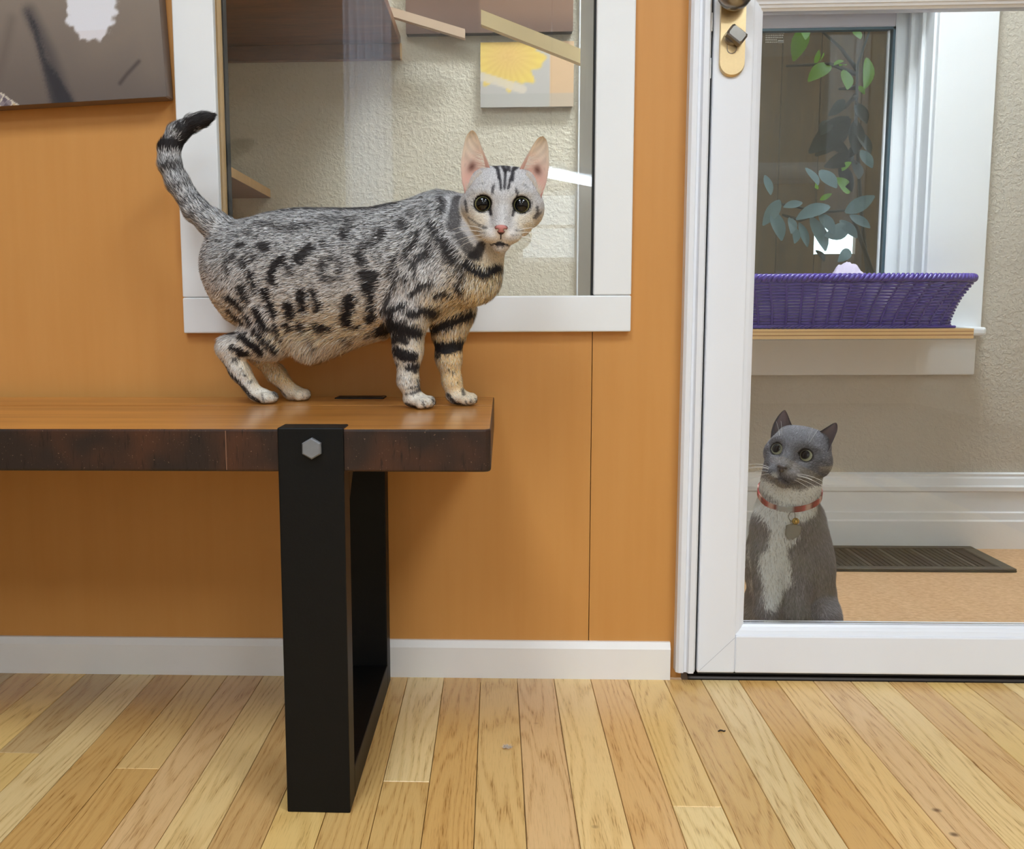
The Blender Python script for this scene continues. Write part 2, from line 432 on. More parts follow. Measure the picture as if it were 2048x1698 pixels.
# bottom rail with mitred left end, so the corner joint shows
def rail(z0, z1, mitre=True):
    x0, x1 = dx0 + mb, DR - mb
    return box('rail', x0, x1, YF, YB, z0, z1, M_door, leaf, 0.0025, 2)
rail(dz0, dz0 + 0.060); rail(dmr + 0.012, dmt - 0.012); rail(DT - 0.06, DT)
mj = box('mitre_joint', -0.038, 0.038, -0.0002, 0.0002, 0, 0.0005, plain('joint_line', (190, 194, 202), 0.6), leaf); mj.rotation_euler = (0, -math.radians(45), 0)
mj.location = Vector((dx0 + 0.030, YF - 0.0002, dz0 + 0.030)) - Vector(wloc(leaf))
def bead(x0, x1, z0, z1, w):
    """stepped glazing bead around a pane: outer frame x0..x1,z0..z1, width w"""
    for lvl, (d0, d1_, off) in enumerate(((0.0, 0.45, 0.004), (0.45, 0.75, 0.0075), (0.75, 1.0, 0.012))):
        i0, i1 = w * d0, w * d1_
        yy = YF + off
        O = [(x0 + i0, z0 + i0), (x1 - i0, z0 + i0), (x1 - i0, z1 - i0), (x0 + i0, z1 - i0)]
        I = [(x0 + i1, z0 + i1), (x1 - i1, z0 + i1), (x1 - i1, z1 - i1), (x0 + i1, z1 - i1)]
        V = [(p[0], yy, p[1]) for p in O] + [(p[0], yy + 0.0025, p[1]) for p in I] + [(p[0], YB - 0.004, p[1]) for p in O] + [(p[0], YB - 0.004, p[1]) for p in I]
        Fs = []
        for k in range(4):
            l = (k + 1) % 4
            Fs += [(k, l, 4 + l, 4 + k), (4 + k, 4 + l, 12 + l, 12 + k), (8 + l, 8 + k, 12 + k, 12 + l), (l, k, 8 + k, 8 + l)]
        mk('glazing_bead', V, Fs, M_door, leaf)
bead(dx0 + mb, DR - mb, dz0 + 0.060, dmr + 0.012, dgl - dx0 - mb)
bead(dx0 + mb, DR - mb, dmt - 0.012, DT - 0.06, dgl - dx0 - mb)
box('pane', dgl - 0.008, DR - mb - 0.006, W + 0.006, W + 0.010, dgb - 0.008, dmr + 0.008, M_glass, leaf)
box('pane', dgl - 0.008, DR - mb - 0.006, W + 0.006, W + 0.010, dmt - 0.008, DT - 0.07, M_glass, leaf)
box('door_sweep', dx0 + 0.002, DR - 0.002, YF + 0.004, YB - 0.004, 0.0085, dz0, M_gasket, leaf)
th = prism('threshold', [(W - 0.004, 0.0), (W - 0.002, 0.003), (W + 0.012, 0.0078), (W + 0.06, 0.0082), (W + 0.085, 0.004), (W + 0.085, -0.02), (W - 0.004, -0.02)], 'x', XD0 + 0.022, DR + 0.04, M_bronze, d1)
# lock: rounded escutcheon plate, thumb turn, knob
YP = YF
pl, pr_ = X(1438, 100, YP), X(1489, 100, YP); pz0 = Z(1463, 155, YP)
lk = plate('lock_plate', stadium(pl, pr_, pz0, 1.10), YP - 0.006, YP, M_brass, leaf, 0.0025)
tc = P(1464, 78, YP - 0.008)
cyl = stadium(tc[0] - 0.0065, tc[0] + 0.0075, Z(1464, 110, YP), tc[2] + 0.012, 8)
plate('keyhole_cover', cyl, YP - 0.0068, YP - 0.004, M_nickel, lk, 0.0004)
plate('keyhole_cover', [(tc[0] + (x_ - tc[0]) * 0.9, tc[2] + (z_ - tc[2]) * 0.96) for x_, z_ in cyl], YP - 0.0071, YP - 0.004, M_brass, lk, 0.0004)
ang = np.linspace(0, 2 * math.pi, 20)[:-1]
plate('turn_base', [(tc[0] + 0.0105 * math.cos(t), tc[2] + 0.0105 * math.sin(t) + 0.002) for t in ang], YP - 0.014, YP - 0.004, M_nickel, lk, 0.002)
tt = []
for x_, z_ in ((-0.0135, 0.0055), (-0.0115, 0.0085), (0.0115, 0.0085), (0.0135, 0.0055), (0.0135, -0.0055), (0.0115, -0.0085), (-0.0115, -0.0085), (-0.0135, -0.0055)):
    c_, s_ = math.cos(math.radians(-38)), math.sin(math.radians(-38)); tt.append((tc[0] + 0.003 + x_ * c_ - z_ * s_, tc[2] + 0.002 + x_ * s_ + z_ * c_))
plate('thumb_turn', tt, YP - 0.030, YP - 0.012, M_nickel, lk, 0.003)
kc = P(1470, -14, YP - 0.03)
def ball(name, c, r, mat, parent=None, seg=20, rings=12, smooth=True):
    V = []; Fs = []
    r = np.ones(3) * r if np.isscalar(r) else np.asarray(r)
    for i in range(rings + 1):
        th_ = math.pi * i / rings
        for j in range(seg):
            ph = 2 * math.pi * j / seg; V.append(np.asarray(c) + r * np.array([math.sin(th_) * math.cos(ph), math.sin(th_) * math.sin(ph), math.cos(th_)]))
    for i in range(rings):
        for j in range(seg):
            k = (j + 1) % seg; q = (i * seg + j, (i + 1) * seg + j, (i + 1) * seg + k, i * seg + k)
            if i == 0: q = (q[0], q[1], q[2])
            elif i == rings - 1: q = (q[0], q[1], q[3])
            Fs.append(q)
    return mk(name, V, Fs, mat, parent, smooth)
ball('knob', kc, (0.0245, 0.02, 0.0235), M_nickel, lk, 24, 14)
tube('knob_stem', [kc + np.array([0, 0.018, 0]), (kc[0], YP, kc[2])], 0.011, M_nickel, lk, 14)

# ================================================================ rest of the front room (behind and around the camera)
wl = box('wall_left', -2.68, -2.6, -4.6, 1.62, -.06, 2.55, M_rearwall); tag(wl, kind='structure')
wr = box('wall_right', 2.6, 2.68, -4.6, 1.62, -.06, 2.55, M_rearwall); tag(wr, kind='structure')
ce = box('ceiling', -2.68, 2.68, -4.68, 3.0, 2.55, 2.62, M_ceil); tag(ce, kind='structure')
YR = -3.3                                       # back wall of the front room
RA = (-0.93, -0.63, 1.06, 2.5); RB = (0.14, 0.52, 0.86, 1.30)
wf = empty('wall_front', (0, YR, 0), kind='structure')
for a in ((-2.6, RA[0], -.06, 2.55), (RA[0], RA[1], -.06, RA[2]), (RA[0], RA[1], RA[3], 2.55), (RA[1], RB[0], -.06, 2.55), (RB[0], RB[1], -.06, RB[2]), (RB[0], RB[1], RB[3], 2.55), (RB[1], 2.6, -.06, 2.55)):
    box('wall_core', a[0], a[1], YR - 0.1, YR, a[2], a[3], M_rearwall, wf)
def curtain_mat():
    t = NT('pleated_curtain'); t.base(lin((235, 235, 242))); t.set(Roughness=0.9)
    out = [n for n in t.n if n.type == 'OUTPUT_MATERIAL'][0]
    tl = t.add('ShaderNodeBsdfTranslucent'); tl.inputs['Color'].default_value = (0.85, 0.85, 0.9, 1)
    mx = t.add('ShaderNodeMixShader'); mx.inputs[0].default_value = 0.92
    t.link(t.b.outputs[0], mx.inputs[1]); t.link(tl.outputs[0], mx.inputs[2]); t.link(mx.outputs[0], out.inputs['Surface']); return t.m
n = 60; V = []
for i in range(n + 1):
    u = i / n; x_ = RA[0] + (RA[1] - RA[0]) * u; y_ = YR - 0.03 + 0.012 * math.sin(u * 2 * math.pi * 6)
    V += [(x_, y_, RA[2]), (x_, y_, RA[3])]
cu = mk('pleated_curtain', V, [(2 * i, 2 * i + 1, 2 * i + 3, 2 * i + 2) for i in range(n)], curtain_mat(), smooth=True)
tag(cu, 'white pleated curtain over the tall window behind the viewer', 'curtain')
w3 = empty('window_3', (0.33, YR, RB[2]), kind='structure')
for a in ((RB[0], RB[0] + 0.03, RB[2], RB[3]), (RB[1] - 0.03, RB[1], RB[2], RB[3]), (RB[0] + 0.03, RB[1] - 0.03, RB[2], RB[2] + 0.03), (RB[0] + 0.03, RB[1] - 0.03, RB[3] - 0.03, RB[3]), (RB[0] + 0.03, RB[1] - 0.03, 1.07, 1.09)):
    box('sash', a[0], a[1], YR - 0.06, YR - 0.02, a[2], a[3], M_white, w3)
# tube lamp seen mirrored in the inside window
def mirror(px, py, Yv): p = P(px, py, Yv); return np.array([p[0], 2 * (W + 0.002) - Yv, p[2]])
la, lb = mirror(1070, 341, 5.6), mirror(1215, 392, 6.30); lb[2] = la[2]
lt = empty('tube_lamp', la, 'white tube lamp mirrored in the inside window beside the cat', 'lamp')
tube('tube', [la, lb], 0.026, emit_mat('tube_light', (0.78, 0.88, 1.0), 22), lt, 10)
tube('housing', [la + np.array([0, 0, 0.05]), lb + np.array([0, 0, 0.05])], 0.024, M_white, lt, 6)
for q in (0.2, 0.8):
    p = la + (lb - la) * q; tube('hanger', [p + np.array([0, 0, 0.06]), (p[0], p[1], 2.55)], 0.003, M_nickel, lt, 5)

# ceiling lamps
M_lampc = emit_mat('fill_lamp_diffuser', (0.93, 0.96, 1.0), LAMP_BACK * 0.9)  # added fill light, brightens the white panel beside the pane
def ceiling_lamp(x, y, sx, sy, mat, label):
    t = empty('ceiling_lamp', (x, y, 2.55), label, 'lamp', 'ceiling lamps')
    box('diffuser', x - sx / 2, x + sx / 2, y - sy / 2, y + sy / 2, 2.532, 2.540, mat, t)
    for a in ((x - sx / 2 - .02, x - sx / 2, y - sy / 2 - .02, y + sy / 2 + .02), (x + sx / 2, x + sx / 2 + .02, y - sy / 2 - .02, y + sy / 2 + .02), (x - sx / 2, x + sx / 2, y - sy / 2 - .02, y - sy / 2), (x - sx / 2, x + sx / 2, y + sy / 2, y + sy / 2 + .02)):
        box('frame', *a, 2.525, 2.5498, M_white, t)
ceiling_lamp(-0.55, -0.35, 0.6, 0.9, M_lamp, 'ceiling lamp above the bench side of the room')
ceiling_lamp(1.15, -0.35, 0.6, 0.9, M_lamp, 'ceiling lamp above the door side of the room')
ceiling_lamp(-0.55, -2.3, 0.6, 0.9, M_lamp, 'ceiling lamp near the curtained window')
ceiling_lamp(1.15, -2.3, 0.6, 0.9, M_lamp, 'ceiling lamp near the small rear window')
ceiling_lamp(0.64, 1.80, 0.6, 0.32, M_lampb, 'ceiling lamp in the room behind the glass door')
ceiling_lamp(-0.12, 1.70, 0.3, 0.12, M_lampc, 'small added fill lamp behind the inside window')

# ================================================================ room behind: floor, wall, window, trim
YV = 2.44
fb = box("floor_back", -2.6, 2.6, W + 0.056, YV + 0.02, -0.06, 0.0, M_cork); tag(fb, kind='structure')
for nm, xa in (('wall_back_left', -2.68), ('wall_back_right', 2.6)):
    o = box(nm, xa, xa + 0.08, 1.62, 2.62, 0, 2.55, M_cream); tag(o, kind='structure')
YJ = YV - 0.018                                 # casing front
xj = X(1866, 300, YJ); xc = X(1984, 300, YJ); xo0 = 0.30
wzt = 1.285; wzb = 0.50
wo = empty('wall_outer', (0, YV, 0), kind='structure')
M_wallv = M_beige
for a, m in (((-2.6, 0.2, 0, 2.55), M_cream), ((0.2, xo0, 0, 2.55), M_beige), ((xo0, xj, 0, wzb), M_beige), ((xo0, xj, wzt, 2.55), M_beige), ((xj, 2.6, 0, 2.55), M_beige)):
    box('wall_core', a[0], a[1], YV, YV + 0.16, a[2], a[3], m, wo)
# tall moulded baseboard
zb = [Z(1850, y_, YV - 0.02) for y_ in (1092, 1041, 1026, 982, 974, 958, 947)]
zb[0] = 0.0
y0 = YV - 0.022
prof = [(YV, 0), (y0, 0), (y0, zb[1] - .002), (y0 + .003, zb[1] + .002), (y0 + .004, zb[2]), (y0 + .008, zb[2] + .003), (y0 + .008, zb[3] - .004), (y0 + .002, zb[3]), (y0 + .001, zb[4]), (y0 + .006, zb[4] + .004), (y0 + .009, zb[5]), (y0 + .013, zb[5] + .004), (y0 + .012, zb[6] - .003), (y0 + .017, zb[6]), (YV, zb[6])]
bo = prism('baseboard_outer', prof, 'x', -2.6, 2.6, M_white); tag(bo, kind='structure')
# window with casing, jamb, sash, stool, apron
w2 = empty('window_2', (0.7, YJ, wzb), kind='structure')
box('casing', xj, xc, YJ, YV, 0.52, wzt + 0.02, M_white, w2, 0.002, 2)
box('casing', xo0 - 0.11, xo0, YJ, YV, 0.52, wzt + 0.02, M_white, w2, 0.002, 2)
box('casing', xo0 - 0.11, xc, YJ, YV, wzt + 0.0205, wzt + 0.14, M_white, w2, 0.002, 2)
YS = 2.565
box('jamb', xj - 0.005, xj + 0.02, YV - 0.002, YS + 0.03, wzb, wzt, M_white, w2)
box('jamb', xo0 - 0.02, xo0, YV, YS + 0.03, wzb, wzt, M_white, w2)
box('jamb', xo0, xj, YV, YS + 0.03, wzt, wzt + 0.02, M_white, w2)
box('stop', xj - 0.012, xj, YV + 0.045, YV + 0.06, wzb, wzt, M_white, w2, 0.002)
box('stop', xj - 0.022, xj, YV + 0.085, YV + 0.1, wzb, wzt, M_white, w2, 0.002)
sx1 = X(1778, 300, YS)
box('sash', sx1, xj, YS - 0.01, YS + 0.03, wzb, wzt, M_white, w2, 0.003)
box('sash', xo0, xo0 + 0.05, YS - 0.01, YS + 0.03, wzb, wzt, M_white, w2, 0.003)
stz = Z(1650, 57, YS)
box('sash', xo0 + 0.05, sx1, YS - 0.01, YS + 0.03, stz, wzt, plain('sash_shade', (214, 208, 216), 0.4), w2, 0.003)
box('sash', xo0 + 0.05, sx1, YS - 0.01, YS + 0.03, wzb, wzb + 0.06, M_white, w2, 0.003)
tealm = plain('spacer_teal', (70, 96, 108), 0.35, 0.4)
box('glazing_spacer', sx1 - 0.006, sx1, YS - 0.008, YS + 0.01, wzb + 0.06, stz, tealm, w2)
box('glazing_spacer', sx1 - 0.013, sx1 - 0.009, YS + 0.004, YS + 0.012, wzb + 0.06, stz, M_white, w2)
box('glazing_spacer', xo0 + 0.05, sx1, YS - 0.008, YS + 0.01, stz - 0.006, stz, tealm, w2)
box('pane', xo0 + 0.05, sx1, YS + 0.012, YS + 0.016, wzb + 0.06, stz, M_glass2, w2)
# small print in the corner of the pane: rows of tiny unreadable pale marks
stick = empty('pane_print', wloc(w2)); stick.parent = w2; stick.location = (0, 0, 0)
M_print = plain('pale_print', (196, 190, 178), 0.6)
for r_ in range(6):
    x_ = 1531; y_ = 60 + r_ * 4.6
    while x_ < (1566 if r_ != 4 else 1552):
        wdt = random.uniform(2.0, 4.5); p = P(x_, y_, YS + 0.0115); q = P(x_ + wdt, y_ + 2.6, YS + 0.0115)
        box('print_mark', p[0], q[0], YS + 0.0108, YS + 0.0118, q[2], p[2], M_print, stick); x_ += wdt + 1.0
p = P(1556, 80, YS + 0.0115); q = P(1567, 86, YS + 0.0115); box('print_mark', p[0], q[0], YS + 0.0108, YS + 0.0118, q[2], p[2], M_print, stick)
# stool (white) and apron
YFs = 2.205
shz = P(1945, 657, YFs)[2]
stool_r = X(1976, 667, 2.37)
bm = bmesh.new(); bm_box(bm, xo0 - 0.14, stool_r, 2.375, YV + 0.0, shz - 0.02, shz - 0.0005, 0.006, 3)
from_bm('stool', bm, M_white, w2)
box('stool', xo0, xj, YV, YS - 0.01, shz - 0.02, shz - 0.0005, M_white, w2)
box('apron', xo0 - 0.12, X(1950, 715, YJ), YJ - 0.002, YV, Z(1700, 750, YJ), Z(1700, 678, YJ), M_white, w2, 0.002)
ply = empty('sill_shelf', (0.7, YFs, shz), 'plywood shelf board laid on the window sill under the purple basket', 'shelf')
xp1 = X(1947, 668, YFs)
for k, (m, z0, z1) in enumerate((('p', shz - .0212, shz - .0145), ('d', shz - .0145, shz - .0125), ('p', shz - .0125, shz - .0065), ('d', shz - .0065, shz - .005), ('p', shz - .005, shz))):
    box('ply_layer', 0.34, xp1 + (0.0005 if m == 'p' else 0), YFs, 2.374, z0, z1, M_ply if m == 'p' else plain('ply_glue_line', (150, 98, 48), 0.6), ply)
# outside: added brown boards stand in for the orange wall's reflection, low gap, plants
wx = empty('outside_reflection_boards', (1.0, 3.5, 0), kind='structure')
M_brown = stain_mat('brown_reflection', (74, 50, 26), (104, 72, 38), 0.6, 0.0, (1, 1, 0.15))  # reflected orange-brown of the room put into the board colour
ga, gb = P(1628, 508, 3.5), P(1712, 454, 3.5)
for a in ((-0.6, ga[0], -0.2, 2.6), (gb[0], 3.2, -0.2, 2.6), (ga[0], gb[0], -0.2, ga[2]), (ga[0], gb[0], gb[2], 2.6)):
    x_ = a[0]
    while x_ < a[1] - 1e-4:
        x2 = min(x_ + 0.14, a[1]); box('reflection_board', x_ + 0.001, x2 - 0.001, 3.5, 3.53, a[2], a[3], M_brown, wx, 0.002); x_ = x2
gr = box('ground_outside', -0.6, 3.2, 2.62, 6, -0.3, -0.2, plain('soil', (80, 70, 52), 0.9)); tag(gr, kind='structure')

# ================================================================ things behind the inside window
YB2 = YV
def front_poly(name, pts, y0, y1, mat, parent=None):
    """solid between y0 and y1 with the given (x,z) outline"""
    return plate(name, [(p[0], p[2]) for p in pts], y0, y1, mat, parent)
# upper shelf with its underside in view
sh = empty('wall_shelf', (P(620, 120, YB2)[0], YB2, P(620, 120, YB2)[2]), 'brown wooden shelf high on the cream wall behind the inside window', 'shelf')
zc = Z(620, 120, YB2 - 0.02); zs = Z(795, 86, YB2 - 0.02)
xr = X(800, 100, YB2 - 0.02)
box('shelf_board', -1.05, xr, 2.02, YB2 - 0.001, zs, zs + 0.02, M_plydark, sh, 0.001)
box('back_rail', -1.05, xr, YB2 - 0.02, YB2 - 0.001, zc, zs - 0.0005, M_plydark, sh, 0.001)
box('rail_end', xr, xr + 0.003, YB2 - 0.02, YB2 - 0.001, zc, zs, M_ply, sh)
# lower shelf cut off at an angle
pA, pB = P(447, 330, 2.05), P(541, 396, YB2 - 0.002)
zl = pB[2]
ls = empty('corner_shelf', (-0.75, YB2, zl), 'small angled plywood shelf low at the left end of the inside window', 'shelf')
YA = 2.0; xa = X(449, 345, YA)
outline = [(xa - 0.35, YA), (xa, YA), (pB[0], YB2 - 0.001), (xa - 0.35, YB2 - 0.001)]
prism('shelf_board', outline, 'z', zl, zl + 0.001, M_plydark, ls); prism('shelf_board', outline, 'z', zl + 0.001, zl + 0.02, M_ply, ls)
# white cabinet side at the right of the pane
dv = box('cabinet_side', X(1186, 300, 1.66), X(1186, 300, 1.66) + 0.018, 1.632, 1.93, 0.0, 1.95, plain('pale_blue_panel', (240, 245, 250), 0.5)); tag(dv, 'tall white cabinet side panel behind the right edge of the inside window', 'panel')

M_canvas = attr_mat('canvas_print', 0.5, 0.35, 0.04, 900)
M_canvasedge = plain('canvas_edge', (44, 34, 28), 0.6)
def canvas(name, x0, x1, z0, z1, yf, yb, paint, label, res=0.004, tilt=0.0, edge=None):
    """stretched canvas: thin print on a wooden stretcher; paint(u,v) with u,v in metres from the lower right corner"""
    t = empty(name, (x1, yb, z0), label, 'picture')
    box('stretcher', x0 + .0003, x1 - .0003, yf + 0.0012, yb - 0.0008, z0 + .0003, z1 - .0003, edge or M_canvasedge, t, 0.002)
    nx, nz = max(2, int((x1 - x0) / res)), max(2, int((z1 - z0) / res))
    xs, zs_ = np.linspace(x0, x1, nx + 1), np.linspace(z0, z1, nz + 1)
    GX, GZ = np.meshgrid(xs, zs_); V = np.stack([GX.ravel(), np.full(GX.size, yf), GZ.ravel()], 1)
    i, k = np.meshgrid(np.arange(nx), np.arange(nz)); a = (k * (nx + 1) + i).ravel()
    o = mk('print', V, np.stack([a, a + 1, a + nx + 2, a + nx + 1], 1), M_canvas, t)
    colored(o.data, paint(V[:, 0] - x1, V[:, 2] - z0))
    bm = bmesh.new(); bm.from_mesh(o.data); r = bmesh.ops.extrude_face_region(bm, geom=bm.faces[:])
    for v in r['geom']:
        if isinstance(v, bmesh.types.BMVert): v.co.y += 0.001
    bm.to_mesh(o.data); bm.free()
    t.rotation_euler = (0, tilt, 0)
    return t
def base_col(n, c): return np.tile(np.asarray(c, float), (n, 1))
def over(c, m, rgb): return c * (1 - m[:, None]) + m[:, None] * np.asarray(rgb, float)

yf = W - 0.036
cr = P(333, 193, yf); SCL = F_PX / yf
def soft_poly(x_, y_, pts, s=1.6):
    r = np.random.default_rng(3); m = np.zeros(len(x_))
    for _ in range(24): m += poly_mask(x_ + r.normal(0, s, len(x_)), y_ + r.normal(0, s, len(x_)), pts)
    return m / 24
def paint_cat(u, v):
    x_ = 333 + u * SCL; y_ = 193 - v * SCL
    c = base_col(len(u), (138, 125, 114)); g = np.clip(y_ / 200, 0, 1)
    c = over(c, g * 0.75, (92, 82, 78))
    c = over(c, stroke_mask(x_, y_, [(200, 100), (290, 60), (310, 140)], 10, 120) * 0.35, (150, 132, 112))
    c = over(c, stroke_mask(x_, y_, [(40, 30), (20, 90), (0, 140)], 6, 26) * 0.4, (92, 80, 74))
    q = soft_poly(x_, y_, [(66, 8), (84, 42), (100, 110), (160, 215), (106, 215), (96, 150), (82, 60)], 4)
    e = stroke_mask(x_, y_, [(76, 18), (108, 100), (140, 215)], 10, 30)
    c = over(c, np.clip(q * 0.8 + e * 0.5, 0, 0.95), (46, 44, 50))
    wob = 2.0 * np.sin(x_ * 0.28 + y_ * 0.11) + 1.5 * np.sin(y_ * 0.33 + 1)
    q = soft_poly(x_ + wob, y_ + wob, [(150, -40), (152, 30), (147, 46), (162, 52), (172, 78), (214, 80), (236, 56), (248, 30), (256, -40)])
    c = over(c, q, (228, 228, 236)); c = over(c, q * (y_ > 60) * 0.3, (214, 200, 200))
    c = over(c, stroke_mask(x_, y_, [(243, 163), (258, 147), (284, 124)], 3, 8) * 0.7, (58, 50, 48))
    q = poly_mask(x_, y_, [(-5, 160), (24, 182), (54, 206), (-5, 212)])
    xr_, yr_ = x_ * .8 + y_ * .6, y_ * .8 - x_ * .6; c[q] = np.where(((xr_[q, None] // 11) + (yr_[q, None] // 11)) % 2 > 0, (140, 128, 132), (104, 92, 102))
    gl = (xr_ % 22 < 2.6) | (yr_ % 22 < 2.6); c[q & gl] = (214, 204, 190)
    c[poly_mask(x_, y_, [(26, 184), (54, 206), (24, 208)]) & (~gl)] = (196, 172, 132)
    return c
canvas('wall_picture', cr[0] - 0.62, cr[0], cr[2], cr[2] + 0.45, yf, W - 0.0005, paint_cat, 'large canvas picture with a white furry patch on grey brown, on the orange wall', 0.0018, math.radians(-2.4), plain('canvas_edge_pale', (120, 104, 94), 0.5))
# two pictures on the cream wall
yb_ = YB2 - 0.03
pa, pb = P(812, 68, yb_), P(1146, 68, yb_)
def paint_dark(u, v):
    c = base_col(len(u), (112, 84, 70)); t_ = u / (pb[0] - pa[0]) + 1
    c = over(c, (t_ > 0.44) * 0.55, (150, 116, 92)); c = over(c, np.exp(-(v / 0.03) ** 2) * 0.45, (78, 58, 52))  # right part painted lighter for the reflection in the pane
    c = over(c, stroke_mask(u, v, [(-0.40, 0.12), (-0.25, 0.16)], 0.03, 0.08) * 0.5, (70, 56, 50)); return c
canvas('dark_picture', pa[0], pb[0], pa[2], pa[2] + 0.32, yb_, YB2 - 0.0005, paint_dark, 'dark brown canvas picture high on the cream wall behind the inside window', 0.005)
fa, fbb = P(961, 215, yb_ + 0.012), P(1148, 82, yb_ + 0.012)
SF = F_PX / (yb_ + 0.012)
def paint_flower(u, v):
    x_ = 1148 + u * SF; y_ = 215 - v * SF
    c = base_col(len(u), (190, 184, 178)); c = over(c, (x_ > 1104) * 1.0, (214, 178, 140))
    an = np.arctan2(y_ - 118, x_ - 1022); r_ = np.hypot((x_ - 1022) * 0.9, y_ - 118)
    lim = 62 + 7 * np.sin(an * 9) + 4 * np.sin(an * 17 + 1)
    m = np.clip((lim - r_) / 5, 0, 1); c = over(c, m, (236, 206, 104)); c = over(c, m * np.clip(1 - r_ / 52, 0, 1) ** 0.7 * 0.6, (224, 176, 120))
    c = over(c, m * (y_ < 92) * 0.6, (226, 186, 48)); c = over(c, m * (0.5 + 0.5 * np.sin(an * 23)) * 0.18, (200, 150, 70))
    c = over(c, stroke_mask(x_, y_, [(955, 152), (1050, 182)], 8, 4) * 0.9, (220, 206, 186)); c = over(c, (y_ > 190) * 0.5, (178, 174, 166)); return c
canvas('flower_picture', fa[0], fbb[0], fa[2], fbb[2], yb_ + 0.012, YB2 - 0.0005, paint_flower, 'faded canvas with a big yellow flower on the cream wall behind the inside window', 0.004, 0, plain('canvas_edge_grey', (176, 170, 162), 0.6))
# sloping pale wooden rails
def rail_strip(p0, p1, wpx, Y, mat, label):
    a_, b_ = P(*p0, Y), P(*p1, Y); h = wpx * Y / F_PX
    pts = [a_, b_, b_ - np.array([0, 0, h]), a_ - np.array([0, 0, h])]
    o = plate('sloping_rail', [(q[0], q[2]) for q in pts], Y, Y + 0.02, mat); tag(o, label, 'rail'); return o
rail_strip((962, 19), (1178, 104), 27, 1.96, plain('rail_bright_ply', (246, 218, 164), 0.5), 'pale wooden rail sloping down to the right above the yellow flower')  # plywood tone lightened, the strip's brightness is put into the colour
rail_strip((716, -6), (930, 58), 17, 2.37, plain('rail_pinkish', (196, 168, 142), 0.5), 'narrow pale rail sloping behind the dark picture')

# ================================================================ bench
BR = math.radians(-0.4)
bx, by, bz = -0.0050, 1.096, 0.4432         # front right top corner
bench = empty('bench', (bx, by, 0.0), 'long wooden bench with black metal legs, the spotted cat standing on it', 'bench')
def bbox_(name, x0, x1, y0, y1, z0, z1, mat, parent=bench, bev=0.0, seg=1): return box(name, bx + x0, bx + x1, by + y0, by + y1, z0, z1, mat, parent, bev, seg)
TH = 0.0475; BD = 0.412
def slab(name, x0, x1, y0, y1, rc):
    bm = bmesh.new(); bm_box(bm, bx + x0, bx + x1, by + y0, by + y1, bz - TH, bz, 0.0)
    ver = [e for e in bm.edges if abs(e.verts[0].co.z - e.verts[1].co.z) > 0.02 and e.verts[0].co.x > bx + x1 - 1e-5 and e.verts[0].co.y < by + y0 + 1e-5]
    if rc: bmesh.ops.bevel(bm, geom=ver, offset=rc, segments=4, affect='EDGES', profile=0.5)
    hor = [e for e in bm.edges if abs(e.verts[0].co.z - e.verts[1].co.z) < 1e-6 and e.calc_face_angle(0) > 1.0]
    bmesh.ops.bevel(bm, geom=hor, offset=0.0028, segments=3, affect='EDGES', profile=0.5)
    o = from_bm(name, bm, [M_benchtop, M_benchedge], bench)
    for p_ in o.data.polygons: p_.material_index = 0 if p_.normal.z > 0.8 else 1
    return o
ysm = 1.372 - by
slab('seat_board', -1.25, 0, 0, ysm - 0.0006, 0.009); slab('seat_board', -1.25, 0, ysm + 0.0006, BD, 0.0)
bbox_('edge_joint', -0.2928, -0.2918, -0.0004, 0.004, bz - TH + 0.002, bz - 0.002, plain('joint_brown', (120, 84, 62), 0.6))
def leg_frame(xc_):
    t = empty('leg_frame', wloc(bench)); t.parent = bench; t.location = (0, 0, 0)
    h = 0.0365; tk = 0.038; yA, yB = -0.0035, BD + 0.004
    bbox_('post', xc_ - h, xc_ + h, yA, yA + tk, 0.0, bz + 0.0018, M_black, t, 0.0015, 2)
    bbox_('post', xc_ - h, xc_ + h, yB - tk, yB, 0.0, bz + 0.0018, M_black, t, 0.0015, 2)
    bbox_('foot_bar', xc_ - h, xc_ + h, yA + tk, yB - tk, 0.0, tk, M_black, t, 0.001)
    bbox_('top_bar', xc_ - h, xc_ + h, yA + tk, yB - tk, bz - TH - 0.006, bz - TH, M_black, t)
    g = 0.030
    for sgn, yy in ((1, yA + tk), (-1, yB - tk)):
        pr = [(by + yy, bz - TH - 0.006), (by + yy + sgn * g, bz - TH - 0.006), (by + yy, bz - TH - 0.006 - g)]
        prism('gusset', pr, 'x', bx + xc_ - h, bx + xc_ + h, M_black, t)
    bc = np.array([bx + xc_ + 0.002, by + yA, bz - 0.0205])
    for yy, s in ((by + yA, -1), (by + yB, 1)):
        hx = [(bc[0] + 0.0118 * math.cos(a_), bc[2] + 0.0118 * math.sin(a_)) for a_ in np.linspace(math.pi / 2, math.pi * 2.5, 7)[:-1]]
        o = plate('bolt_head', hx, yy - 0.0075 if s < 0 else yy, yy if s < 0 else yy + 0.0075, M_steel, t, 0.0016 if s < 0 else 0.0)
leg_frame(-0.1975); leg_frame(-1.03)
bench.rotation_euler = (0, 0, BR)
